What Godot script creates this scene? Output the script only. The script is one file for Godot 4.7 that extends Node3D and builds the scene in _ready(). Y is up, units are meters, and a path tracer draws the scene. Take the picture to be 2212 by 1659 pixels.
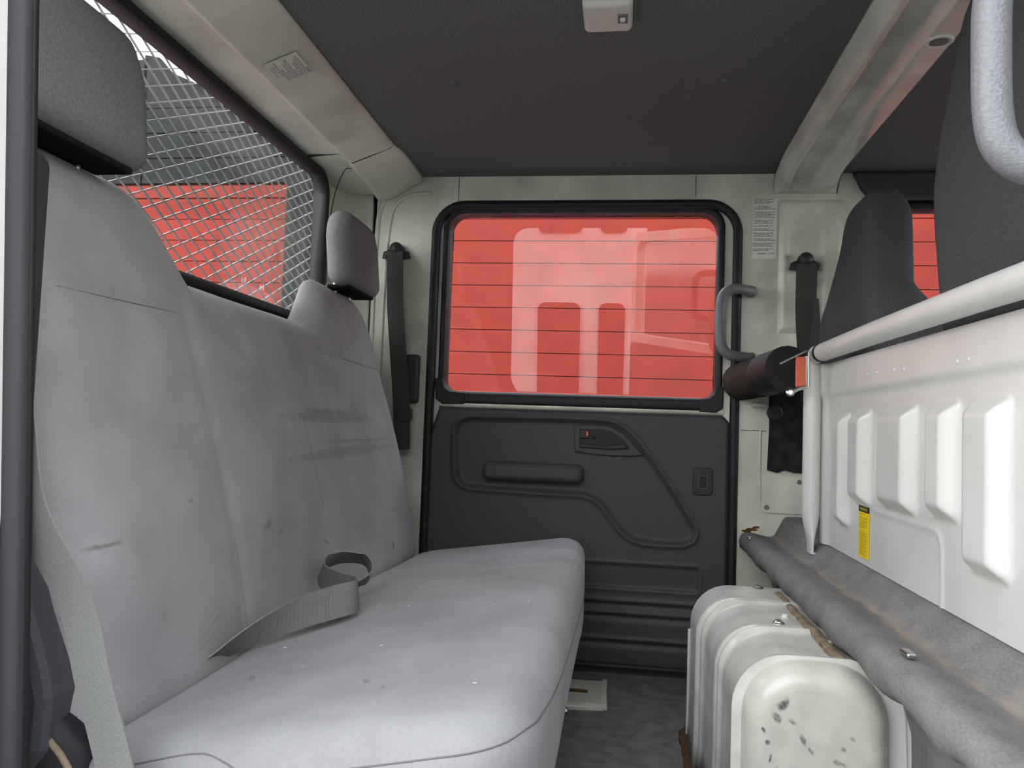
extends Node3D
# Rear compartment of a crew-cab truck seen through the open kerb-side door.
# x = towards the front of the truck, y = up (cab floor at 0), z = towards the camera side. Metres.

var M := {}
var used := {}
var rng := RandomNumberGenerator.new()

func _ready():
	rng.seed = 7
	setup_view()
	make_materials()
	build_shell()
	build_far_wall()
	build_rear_wall()
	build_roof_details()
	build_outside()
	build_bench()
	build_partition()
	build_step_and_hump()
	build_front_seats()
	build_pillar_items()
	build_small_things()

func setup_view():
	var cam := Camera3D.new()
	cam.name = "camera"
	cam.fov = rad_to_deg(2.0 * atan(829.5 / 1700.0))
	cam.near = 0.02
	cam.far = 200.0
	var right := Vector3(0.98964833, 0.03578278, -0.13898118)
	var up := Vector3(-0.02787392, 0.99790159, 0.05844188)
	var back := Vector3(0.14078075, -0.05396296, 0.98856906)
	cam.transform = Transform3D(Basis(right, up, back).orthonormalized(), Vector3(0, 0.70, 2.3))
	add_child(cam)
	cam.current = true
	var we := WorldEnvironment.new()
	we.name = "world_environment"
	var e := Environment.new()
	e.background_mode = Environment.BG_SKY
	var sky := Sky.new()
	var sm := ProceduralSkyMaterial.new()
	sm.sky_top_color = Color(0.63, 0.66, 0.70)
	sm.sky_horizon_color = Color(1.0, 0.99, 0.965)
	sm.sky_curve = 0.35
	sm.ground_bottom_color = Color(0.42, 0.42, 0.41)
	sm.ground_horizon_color = Color(0.55, 0.55, 0.54)
	sm.sun_angle_max = 0.0
	sky.sky_material = sm
	e.sky = sky
	e.background_energy_multiplier = 1.0
	e.tonemap_mode = Environment.TONE_MAPPER_LINEAR
	e.tonemap_exposure = 12.6
	e.sdfgi_enabled = true
	e.ssao_enabled = true
	e.ssil_enabled = true
	we.environment = e
	add_child(we)

# ------------------------------------------------------------------ materials
func lin(r: float, g: float, b: float) -> Color:
	return Color(r, g, b).linear_to_srgb()

func noise_tex(freq: float, lo: float, hi: float, seed_: int, size := 256, oct := 4, cell := false) -> ImageTexture:
	var n := FastNoiseLite.new()
	n.seed = seed_
	n.frequency = freq
	n.noise_type = FastNoiseLite.TYPE_CELLULAR if cell else FastNoiseLite.TYPE_SIMPLEX_SMOOTH
	n.fractal_octaves = oct
	var im := n.get_seamless_image(size, size)
	im.convert(Image.FORMAT_RGB8)
	for y in size:
		for x in size:
			var v := lerpf(lo, hi, im.get_pixel(x, y).r)
			im.set_pixel(x, y, Color(v, v, v))
	return ImageTexture.create_from_image(im)

func mat(key: String, c: Color, rough: float, metallic := 0.0, spec := 0.5) -> StandardMaterial3D:
	var m := StandardMaterial3D.new()
	m.resource_name = key
	m.albedo_color = c
	m.roughness = rough
	m.metallic = metallic
	m.metallic_specular = spec
	m.cull_mode = BaseMaterial3D.CULL_DISABLED
	M[key] = m
	return m

func grain(m: StandardMaterial3D, t: Texture2D, scale: float, bump: Texture2D = null, depth := 0.0):
	m.albedo_texture = t
	m.uv1_triplanar = true
	m.uv1_world_triplanar = true
	m.uv1_scale = Vector3.ONE * scale
	if bump:
		m.heightmap_enabled = true
		m.heightmap_texture = bump
		m.heightmap_scale = depth
	return m

func make_materials():
	var fine := noise_tex(0.09, 0.80, 1.0, 3)
	var blotch := noise_tex(0.012, 0.80, 1.0, 5, 256, 5)
	var fib := noise_tex(0.22, 0.5, 1.0, 9, 256, 2)
	var bumpy := noise_tex(0.16, 0.0, 1.0, 12, 256, 2, true)
	var dusty := noise_tex(0.02, 0.55, 1.0, 21, 256, 6)
	grain(mat("cream_paint", lin(0.70, 0.685, 0.585), 0.34), blotch, 1.3)
	grain(mat("white_paint", lin(0.60, 0.595, 0.575), 0.28), noise_tex(0.012, 0.92, 1.0, 6, 256, 5), 1.1)
	grain(mat("hump_paint", lin(0.62, 0.61, 0.555), 0.26), noise_tex(0.02, 0.84, 1.0, 8, 256, 5), 2.0)
	grain(mat("end_panel_paint", lin(0.50, 0.50, 0.44), 0.30), noise_tex(0.03, 0.80, 1.0, 18, 256, 5), 2.4)
	grain(mat("headliner", lin(0.245, 0.230, 0.226), 0.95, 0.0, 0.2), fib, 5.0, fib, 0.012)
	grain(mat("trim_plastic", lin(0.062, 0.062, 0.070), 0.55, 0.0, 0.4), fine, 9.0, fine, 0.012)
	grain(mat("dark_plastic", lin(0.030, 0.030, 0.033), 0.5, 0.0, 0.4), fine, 9.0)
	grain(mat("handle_plastic", lin(0.16, 0.165, 0.18), 0.5), fine, 9.0, bumpy, 0.06)
	grain(mat("gloss_cream", lin(0.62, 0.61, 0.54), 0.10), blotch, 1.3)
	mat("black_rubber", lin(0.010, 0.010, 0.012), 0.55, 0.0, 0.4)
	mat("seal_rubber", lin(0.045, 0.046, 0.050), 0.7, 0.0, 0.3)
	grain(mat("carpet", lin(0.36, 0.345, 0.335), 0.95, 0.0, 0.2), dusty, 1.6, fib, 0.15)
	grain(mat("floor_mat", lin(0.20, 0.19, 0.18), 0.85, 0.0, 0.25), noise_tex(0.03, 0.78, 1.0, 27, 256, 6), 2.2)
	grain(mat("dark_carpet", lin(0.035, 0.036, 0.042), 0.95, 0.0, 0.2), dusty, 4.0)
	grain(mat("headrest_cloth", lin(0.205, 0.198, 0.200), 0.95, 0.0, 0.2), fine, 7.0)
	grain(mat("front_cloth", lin(0.072, 0.072, 0.080), 0.95, 0.0, 0.2), fine, 7.0)
	grain(mat("strap", lin(0.19, 0.19, 0.185), 0.75, 0.0, 0.3), fine, 16.0)
	grain(mat("dark_strap", lin(0.060, 0.062, 0.056), 0.8, 0.0, 0.3), fine, 16.0)
	mat("thread", lin(0.125, 0.12, 0.123), 0.9, 0.0, 0.2)
	mat("gap", lin(0.012, 0.012, 0.012), 0.9, 0.0, 0.1)
	grain(mat("foam", lin(0.048, 0.034, 0.030), 0.9, 0.0, 0.2), fine, 8.0, bumpy, 0.08)
	mat("steel", lin(0.55, 0.55, 0.53), 0.28, 1.0)
	mat("screw", lin(0.22, 0.22, 0.20), 0.4, 0.8)
	grain(mat("rust", lin(0.20, 0.105, 0.055), 0.9, 0.0, 0.2), dusty, 9.0)
	grain(mat("tan_dirt", lin(0.38, 0.29, 0.20), 0.95, 0.0, 0.1), dusty, 6.0)
	mat("orange_tag", lin(0.55, 0.10, 0.045), 0.5)
	mat("red_dot", lin(0.65, 0.05, 0.02), 0.4)
	mat("lens", lin(0.55, 0.55, 0.50), 0.25)
	grain(mat("red_siding", lin(0.155, 0.0120, 0.0055), 0.65, 0.0, 0.3), noise_tex(0.03, 0.90, 1.0, 31), 0.7)
	grain(mat("grey_siding", lin(0.011, 0.0145, 0.015), 0.75, 0.0, 0.3), dusty, 0.6)
	grain(mat("concrete", lin(0.36, 0.35, 0.33), 0.9, 0.0, 0.2), blotch, 0.4)
	mat("galvanised", lin(0.16, 0.165, 0.165), 0.5, 0.3)
	grain(mat("van_paint", lin(0.82, 0.82, 0.80), 0.35), blotch, 0.3)
	mat("van_glass", lin(0.015, 0.016, 0.018), 0.08)
	var g := mat("door_glass", Color(0.9, 0.95, 0.93, 0.004), 0.0)
	g.transparency = BaseMaterial3D.TRANSPARENCY_ALPHA
	g = mat("dusty_glass", Color(0.62, 0.66, 0.64, 0.008), 0.0)
	g.transparency = BaseMaterial3D.TRANSPARENCY_ALPHA

# ------------------------------------------------------------------ scene tree helpers
func numbered(called: String) -> String:
	if not used.has(called):
		used[called] = 0
		return called
	used[called] += 1
	return "%s_%03d" % [called, used[called]]

func thing(called: String, label: String, category: String, group := "", kind := "") -> Node3D:
	var o := Node3D.new()
	o.name = numbered(called)
	add_child(o, true)
	o.set_meta("label", label)
	o.set_meta("category", category)
	if group: o.set_meta("group", group)
	if kind: o.set_meta("kind", kind)
	return o

func struct(called: String, label: String, category: String) -> Node3D:
	return thing(called, label, category, "", "structure")

func part(parent: Node3D, called: String, mesh: Mesh, key: String, label := "") -> MeshInstance3D:
	var o := MeshInstance3D.new()
	o.name = called
	o.mesh = mesh
	o.material_override = M[key]
	parent.add_child(o, true)
	if label: o.set_meta("label", label)
	return o

# ------------------------------------------------------------------ mesh helpers
# Godot front faces run clockwise: outward normal of (a, b, c) is (c - a) x (b - a).
func commit(v: PackedVector3Array, idx: PackedInt32Array, smooth := true, toward := Vector3.ZERO, uv := PackedVector2Array()) -> ArrayMesh:
	var flip := false
	if toward != Vector3.ZERO:
		var sum := Vector3.ZERO
		for i in range(0, idx.size(), 3):
			sum += (v[idx[i + 2]] - v[idx[i]]).cross(v[idx[i + 1]] - v[idx[i]])
		flip = sum.dot(toward) < 0.0
	else:
		var vol := 0.0
		var o := v[0]
		for i in range(0, idx.size(), 3):
			vol += (v[idx[i]] - o).dot((v[idx[i + 2]] - o).cross(v[idx[i + 1]] - o))
		flip = vol < 0.0
	if flip:
		for i in range(0, idx.size(), 3):
			var t := idx[i + 1]
			idx[i + 1] = idx[i + 2]
			idx[i + 2] = t
	var arr := []
	arr.resize(Mesh.ARRAY_MAX)
	if smooth:
		var n := PackedVector3Array()
		n.resize(v.size())
		for i in range(0, idx.size(), 3):
			var a := idx[i]
			var b := idx[i + 1]
			var c := idx[i + 2]
			var f := (v[c] - v[a]).cross(v[b] - v[a])
			n[a] += f
			n[b] += f
			n[c] += f
		for i in n.size():
			n[i] = n[i].normalized() if n[i].length_squared() > 1e-20 else Vector3.UP
		arr[Mesh.ARRAY_VERTEX] = v
		arr[Mesh.ARRAY_NORMAL] = n
		arr[Mesh.ARRAY_INDEX] = idx
		if uv.size(): arr[Mesh.ARRAY_TEX_UV] = uv
	else:
		var v2 := PackedVector3Array()
		var n2 := PackedVector3Array()
		var u2 := PackedVector2Array()
		for i in range(0, idx.size(), 3):
			var f := (v[idx[i + 2]] - v[idx[i]]).cross(v[idx[i + 1]] - v[idx[i]]).normalized()
			for k in 3:
				v2.append(v[idx[i + k]])
				n2.append(f)
				if uv.size(): u2.append(uv[idx[i + k]])
		arr[Mesh.ARRAY_VERTEX] = v2
		arr[Mesh.ARRAY_NORMAL] = n2
		if uv.size(): arr[Mesh.ARRAY_TEX_UV] = u2
	var m := ArrayMesh.new()
	m.add_surface_from_arrays(Mesh.PRIMITIVE_TRIANGLES, arr)
	return m

func quad(idx: PackedInt32Array, a: int, b: int, c: int, d: int):
	idx.append_array(PackedInt32Array([a, b, c, a, c, d]))

# box with rounded edges
func rbox(center: Vector3, size: Vector3, r: float, seg := 3, basis := Basis.IDENTITY) -> ArrayMesh:
	var h := size * 0.5
	r = minf(r, minf(h.x, minf(h.y, h.z)) * 0.999)
	var axes := []
	for k in 3:
		var l := []
		for i in seg + 1:
			l.append(-h[k] + r * (1.0 - tan((1.0 - float(i) / seg) * PI / 4.0)))
		for i in seg + 1:
			l.append(h[k] - r * (1.0 - tan(float(i) / seg * PI / 4.0)))
		axes.append(l)
	var v := PackedVector3Array()
	var idx := PackedInt32Array()
	var seen := {}
	var n: int = axes[0].size()
	for face in 6:
		var k := face >> 1
		var s := -1.0 if face & 1 else 1.0
		var a := (k + 1) % 3
		var b := (k + 2) % 3
		var ids := []
		for i in n:
			for j in n:
				var p := Vector3.ZERO
				p[k] = s * h[k]
				p[a] = axes[a][i]
				p[b] = axes[b][j]
				var q := Vector3(clampf(p.x, -h.x + r, h.x - r), clampf(p.y, -h.y + r, h.y - r), clampf(p.z, -h.z + r, h.z - r))
				var w := q + (p - q).normalized() * r
				var key := Vector3i((w * 100000.0).round())
				if not seen.has(key):
					seen[key] = v.size()
					v.append(center + basis * w)
				ids.append(seen[key])
		for i in n - 1:
			for j in n - 1:
				if s > 0: quad(idx, ids[i * n + j], ids[i * n + j + 1], ids[(i + 1) * n + j + 1], ids[(i + 1) * n + j])
				else: quad(idx, ids[i * n + j], ids[(i + 1) * n + j], ids[(i + 1) * n + j + 1], ids[i * n + j + 1])
	return commit(v, idx)

func box(lo: Vector3, hi: Vector3) -> ArrayMesh:
	var v := PackedVector3Array()
	for i in 8: v.append(Vector3(hi.x if i & 1 else lo.x, hi.y if i & 2 else lo.y, hi.z if i & 4 else lo.z))
	var idx := PackedInt32Array()
	quad(idx, 0, 1, 3, 2)
	quad(idx, 4, 6, 7, 5)
	quad(idx, 0, 4, 5, 1)
	quad(idx, 2, 3, 7, 6)
	quad(idx, 0, 2, 6, 4)
	quad(idx, 1, 5, 7, 3)
	return commit(v, idx, false)

# rings of equal length joined, ends capped
func loft(rings: Array, cap := true, closed_along := false, smooth := true, uvf = null) -> ArrayMesh:
	var v := PackedVector3Array()
	var idx := PackedInt32Array()
	var n: int = rings[0].size()
	for r in rings:
		for p in r: v.append(p)
	var last := rings.size() if closed_along else rings.size() - 1
	for i in last:
		var a := i * n
		var b := ((i + 1) % rings.size()) * n
		for j in n:
			var k := (j + 1) % n
			quad(idx, a + j, a + k, b + k, b + j)
	if cap and not closed_along:
		for e in 2:
			var ring: Array = rings[0] if e == 0 else rings[-1]
			var c := Vector3.ZERO
			for p in ring: c += p
			var base := v.size()
			for p in ring: v.append(p)
			v.append(c / n)
			for j in n:
				var k := (j + 1) % n
				if e == 0: idx.append_array(PackedInt32Array([base + n, base + k, base + j]))
				else: idx.append_array(PackedInt32Array([base + n, base + j, base + k]))
	var uv := PackedVector2Array()
	if uvf != null:
		for p in v: uv.append(uvf.call(p))
	return commit(v, idx, smooth, Vector3.ZERO, uv)

func curve(pts: Array, step := 0.01, closed := false) -> Array:
	# Catmull-Rom through the points
	var out := []
	var n := pts.size()
	var segs := n if closed else n - 1
	for i in segs:
		var p0 = pts[(i - 1 + n) % n] if closed or i > 0 else pts[i] * 2.0 - pts[i + 1]
		var p1 = pts[i]
		var p2 = pts[(i + 1) % n]
		var p3 = pts[(i + 2) % n] if closed or i + 2 < n else p2 * 2.0 - p1
		var m := maxi(1, int(ceil((p2 - p1).length() / step)))
		for k in m:
			var t := float(k) / m
			out.append(0.5 * (2.0 * p1 + (p2 - p0) * t + (2.0 * p0 - 5.0 * p1 + 4.0 * p2 - p3) * t * t + (3.0 * p1 - p0 - 3.0 * p2 + p3) * t * t * t))
	if not closed: out.append(pts[-1])
	return out

func tube(path: Array, radius: float, sides := 10, closed := false, flat := 1.0, ref := Vector3.UP) -> ArrayMesh:
	var rings := []
	var n := path.size()
	var side := Vector3.ZERO
	for i in n:
		var t: Vector3
		if closed: t = (path[(i + 1) % n] - path[(i - 1 + n) % n]).normalized()
		else: t = (path[mini(i + 1, n - 1)] - path[maxi(i - 1, 0)]).normalized()
		if side == Vector3.ZERO:
			side = t.cross(ref)
			if side.length() < 0.01: side = t.cross(Vector3(0.3, 0.2, 1))
		side = (side - t * side.dot(t)).normalized()
		var u := side.cross(t)
		var ring := []
		for k in sides:
			var a := TAU * k / sides
			ring.append(path[i] + side * cos(a) * radius + u * sin(a) * radius * flat)
		rings.append(ring)
	return loft(rings, true, closed)

# strap: rectangular section, `across` gives the width direction at every point
func ribbon(path: Array, across: Array, width: float, thick := 0.0016) -> ArrayMesh:
	var rings := []
	var n := path.size()
	for i in n:
		var t: Vector3 = (path[mini(i + 1, n - 1)] - path[maxi(i - 1, 0)]).normalized()
		var a: Vector3 = across[i]
		a = (a - t * a.dot(t)).normalized() * width * 0.5
		var u := a.cross(t).normalized() * thick * 0.5
		rings.append([path[i] - a - u, path[i] + a - u, path[i] + a + u, path[i] - a + u])
	return loft(rings, true, false, false)

func lathe(at: Vector3, axis: Vector3, profile: Array, sides := 16) -> ArrayMesh:
	axis = axis.normalized()
	var s := axis.cross(Vector3.UP if absf(axis.y) < 0.9 else Vector3.RIGHT).normalized()
	var t := axis.cross(s)
	var rings := []
	for p in profile:
		var ring := []
		for k in sides:
			var a := TAU * k / sides
			ring.append(at + axis * p[1] + (s * cos(a) + t * sin(a)) * p[0])
		rings.append(ring)
	return loft(rings)

func screw(at: Vector3, axis: Vector3, r: float) -> ArrayMesh:
	return lathe(at, axis, [[r * 1.3, -0.001], [r * 1.3, 0.001], [r, 0.0015], [r, 0.004], [r * 0.75, 0.006], [r * 0.3, 0.0045], [0.0001, 0.0045]], 14)

func rrect(lo: Vector2, hi: Vector2, r: float, seg := 6) -> PackedVector2Array:
	var out := PackedVector2Array()
	var cs := [Vector2(hi.x - r, hi.y - r), Vector2(lo.x + r, hi.y - r), Vector2(lo.x + r, lo.y + r), Vector2(hi.x - r, lo.y + r)]
	for c in 4:
		for i in seg + 1:
			var a := PI / 2 * (c + float(i) / seg)
			out.append(cs[c] + Vector2(cos(a), sin(a)) * r)
	return out

func rrect4(lo: Vector2, hi: Vector2, tl: float, tr: float, br: float, bl: float, seg := 6) -> PackedVector2Array:
	var out := PackedVector2Array()
	var rs := [tr, tl, bl, br]
	var cs := [Vector2(hi.x - tr, hi.y - tr), Vector2(lo.x + tl, hi.y - tl), Vector2(lo.x + bl, lo.y + bl), Vector2(hi.x - br, lo.y + br)]
	for c in 4:
		for i in seg + 1:
			var a := PI / 2 * (c + float(i) / seg)
			out.append(cs[c] + Vector2(cos(a), sin(a)) * rs[c])
	return out

func inset(p: PackedVector2Array, d: float) -> PackedVector2Array:
	var out := PackedVector2Array()
	var n := p.size()
	var s := -1.0 if Geometry2D.is_polygon_clockwise(p) else 1.0
	for i in n:
		var a := (p[i] - p[(i - 1 + n) % n])
		var b := (p[(i + 1) % n] - p[i])
		if a.length() < 1e-7: a = b
		if b.length() < 1e-7: b = a
		a = a.normalized()
		b = b.normalized()
		var na := Vector2(-a.y, a.x) * s
		var nb := Vector2(-b.y, b.x) * s
		var m := (na + nb)
		out.append(p[i] + m / maxf(0.35, m.length_squared() * 0.5) * d)
	return out

# polygon in a plane (origin + u*x + v*y), pushed from w0 to w1 along u x v, with a bevel at w1
func extrude(poly: PackedVector2Array, o: Vector3, u: Vector3, w: Vector3, d0: float, d1: float, bevel := 0.0, smooth := false) -> ArrayMesh:
	var nrm := u.cross(w).normalized()
	var v := PackedVector3Array()
	var idx := PackedInt32Array()
	var n := poly.size()
	var rings := [[poly, d0], [poly, d1 - bevel * signf(d1 - d0)]]
	if bevel > 0.0:
		rings.append([inset(poly, bevel * 0.3), d1 - bevel * 0.3 * signf(d1 - d0)])
		rings.append([inset(poly, bevel), d1])
	for r in rings:
		for p in r[0]: v.append(o + u * p.x + w * p.y + nrm * r[1])
	for i in rings.size() - 1:
		for j in n:
			var k := (j + 1) % n
			quad(idx, i * n + j, i * n + k, (i + 1) * n + k, (i + 1) * n + j)
	var ccw := not Geometry2D.is_polygon_clockwise(poly)
	for e in [0, rings.size() - 1]:
		var tri := Geometry2D.triangulate_polygon(rings[e][0])
		for t in range(0, tri.size(), 3):
			var q0: Vector2 = rings[e][0][tri[t]]
			var q1: Vector2 = rings[e][0][tri[t + 1]]
			var q2: Vector2 = rings[e][0][tri[t + 2]]
			var pos := (q1 - q0).cross(q2 - q0) > 0.0
			# consistent with the side quads: the far cap turns like the polygon, the near cap against it
			var same := pos == ccw
			if e == 0: same = not same
			var base: int = e * n
			if same: idx.append_array(PackedInt32Array([base + tri[t], base + tri[t + 1], base + tri[t + 2]]))
			else: idx.append_array(PackedInt32Array([base + tri[t], base + tri[t + 2], base + tri[t + 1]]))
	return commit(v, idx, smooth)

# plate with holes: split into strips between the holes' middles so that each piece is a simple polygon
func plate(outer: PackedVector2Array, holes: Array, o: Vector3, u: Vector3, w: Vector3, d0: float, d1: float) -> ArrayMesh:
	var cuts := [-99.0]
	for h in holes:
		var c := 0.0
		for p in h: c += p.x
		cuts.append(c / h.size())
	cuts.append(99.0)
	cuts.sort()
	var st := SurfaceTool.new()
	st.begin(Mesh.PRIMITIVE_TRIANGLES)
	for i in cuts.size() - 1:
		var strip := PackedVector2Array([Vector2(cuts[i], -99), Vector2(cuts[i + 1], -99), Vector2(cuts[i + 1], 99), Vector2(cuts[i], 99)])
		var pieces := Geometry2D.intersect_polygons(outer, strip)
		for h in holes:
			var next: Array[PackedVector2Array] = []
			for p in pieces: next.append_array(Geometry2D.clip_polygons(p, h))
			pieces = next
		for p in pieces:
			st.append_from(extrude(p, o, u, w, d0, d1), 0, Transform3D())
	return st.commit()

func join(meshes: Array) -> ArrayMesh:
	var st := SurfaceTool.new()
	st.begin(Mesh.PRIMITIVE_TRIANGLES)
	for m in meshes: st.append_from(m, 0, Transform3D())
	return st.commit()

# grid surface with a flat back: fn(u, v) in 0..1 gives the front point
func relief(nu: int, nv: int, fn: Callable, back: Vector3, uvs := false) -> ArrayMesh:
	var v := PackedVector3Array()
	var uv := PackedVector2Array()
	var idx := PackedInt32Array()
	for j in nv + 1:
		for i in nu + 1:
			v.append(fn.call(float(i) / nu, float(j) / nv))
			uv.append(Vector2(float(i) / nu, 1.0 - float(j) / nv))
	var w := nu + 1
	for j in nv:
		for i in nu:
			quad(idx, j * w + i, j * w + i + 1, (j + 1) * w + i + 1, (j + 1) * w + i)
	var rim := []
	for i in nu + 1: rim.append(i)
	for j in range(1, nv + 1): rim.append(j * w + nu)
	for i in range(nu - 1, -1, -1): rim.append(nv * w + i)
	for j in range(nv - 1, 0, -1): rim.append(j * w)
	var base := v.size()
	for r in rim:
		v.append(v[r])
		uv.append(uv[r])
	for r in rim:
		v.append(v[r] + back)
		uv.append(uv[r])
	var n := rim.size()
	for k in n:
		var l := (k + 1) % n
		quad(idx, base + l, base + k, base + n + k, base + n + l)
	var b0 := base + n
	quad(idx, b0, b0 + 2 * nu + nv, b0 + nu + nv, b0 + nu)
	return commit(v, idx, true, -back, uv if uvs else PackedVector2Array())

# surface nets of a signed distance field
func nets(lo: Vector3, hi: Vector3, cell: float, f: Callable, uvf = null) -> ArrayMesh:
	var nx := int(ceil((hi.x - lo.x) / cell)) + 1
	var ny := int(ceil((hi.y - lo.y) / cell)) + 1
	var nz := int(ceil((hi.z - lo.z) / cell)) + 1
	var d := PackedFloat32Array()
	d.resize(nx * ny * nz)
	var q := 0
	for k in nz:
		for j in ny:
			for i in nx:
				d[q] = f.call(Vector3(lo.x + i * cell, lo.y + j * cell, lo.z + k * cell))
				q += 1
	var sx := 1
	var sy := nx
	var sz := nx * ny
	var id := PackedInt32Array()
	id.resize(d.size())
	id.fill(-1)
	var v := PackedVector3Array()
	var nrm := PackedVector3Array()
	var corner := [0, sx, sy, sx + sy, sz, sx + sz, sy + sz, sx + sy + sz]
	var edges := [[0, 1], [2, 3], [4, 5], [6, 7], [0, 2], [1, 3], [4, 6], [5, 7], [0, 4], [1, 5], [2, 6], [3, 7]]
	for k in nz - 1:
		for j in ny - 1:
			for i in nx - 1:
				var c := i * sx + j * sy + k * sz
				var neg := 0
				for t in 8:
					if d[c + corner[t]] < 0.0: neg += 1
				if neg == 0 or neg == 8: continue
				var sum := Vector3.ZERO
				var cnt := 0
				for e in edges:
					var a: float = d[c + corner[e[0]]]
					var b: float = d[c + corner[e[1]]]
					if (a < 0.0) != (b < 0.0):
						var pa := Vector3(e[0] & 1, (e[0] >> 1) & 1, e[0] >> 2)
						var pb := Vector3(e[1] & 1, (e[1] >> 1) & 1, e[1] >> 2)
						sum += pa.lerp(pb, a / (a - b))
						cnt += 1
				var p := lo + (Vector3(i, j, k) + sum / cnt) * cell
				var h := cell * 0.35
				for it in 2:
					var g := Vector3(f.call(p + Vector3(h, 0, 0)) - f.call(p - Vector3(h, 0, 0)), f.call(p + Vector3(0, h, 0)) - f.call(p - Vector3(0, h, 0)), f.call(p + Vector3(0, 0, h)) - f.call(p - Vector3(0, 0, h))) / (2.0 * h)
					if it == 0:
						p -= (g * (f.call(p) / maxf(0.3, g.length_squared()))).limit_length(cell * 0.5)
					else:
						nrm.append(g.normalized())
				id[c] = v.size()
				v.append(p)
	var idx := PackedInt32Array()
	for k in range(1, nz - 1):
		for j in range(1, ny - 1):
			for i in range(1, nx - 1):
				var c := i * sx + j * sy + k * sz
				var s := d[c] < 0.0
				if s != (d[c + sx] < 0.0): face(idx, id[c - sy - sz], id[c - sz], id[c], id[c - sy], s)
				if s != (d[c + sy] < 0.0): face(idx, id[c - sx - sz], id[c - sx], id[c], id[c - sz], s)
				if s != (d[c + sz] < 0.0): face(idx, id[c - sx - sy], id[c - sy], id[c], id[c - sx], s)
	var arr := []
	arr.resize(Mesh.ARRAY_MAX)
	arr[Mesh.ARRAY_VERTEX] = v
	arr[Mesh.ARRAY_NORMAL] = nrm
	arr[Mesh.ARRAY_INDEX] = idx
	if uvf != null:
		var uv := PackedVector2Array()
		for p in v: uv.append(uvf.call(p))
		arr[Mesh.ARRAY_TEX_UV] = uv
	var m := ArrayMesh.new()
	m.add_surface_from_arrays(Mesh.PRIMITIVE_TRIANGLES, arr)
	return m

func face(idx: PackedInt32Array, a: int, b: int, c: int, e: int, s: bool):
	if a < 0 or b < 0 or c < 0 or e < 0: return
	if s: quad(idx, a, e, c, b)
	else: quad(idx, a, b, c, e)

func smax(a: float, b: float, k: float) -> float:
	var h := maxf(k - absf(a - b), 0.0) / k
	return maxf(a, b) + h * h * k * 0.25

func smin(a: float, b: float, k: float) -> float:
	return -smax(-a, -b, k)

func sd_rrect(x: float, y: float, hx: float, hy: float, r: float) -> float:
	var qx := absf(x) - hx + r
	var qy := absf(y) - hy + r
	return Vector2(maxf(qx, 0), maxf(qy, 0)).length() + minf(maxf(qx, qy), 0) - r

func sd_poly(p: Vector2, poly: PackedVector2Array) -> float:
	var d := 1e9
	var s := 1.0
	var n := poly.size()
	var j := n - 1
	for i in n:
		var e := poly[j] - poly[i]
		var w := p - poly[i]
		var b := w - e * clampf(w.dot(e) / maxf(e.length_squared(), 1e-9), 0, 1)
		d = minf(d, b.length_squared())
		var c1 := p.y >= poly[i].y
		var c2 := p.y < poly[j].y
		var c3 := e.x * w.y > e.y * w.x
		if (c1 and c2 and c3) or (not c1 and not c2 and not c3): s = -s
		j = i
	return s * sqrt(d)

func loop3(poly: PackedVector2Array, z: float) -> Array:
	var out := []
	for p in poly: out.append(Vector3(p.x, p.y, z))
	return out

const FAR_DOOR_LO := Vector2(-0.575, 0.03)
const FAR_DOOR_HI := Vector2(0.312, 1.362)
const GLASS_LO := Vector2(-0.533, 0.800)
const GLASS_HI := Vector2(0.257, 1.338)


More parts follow.
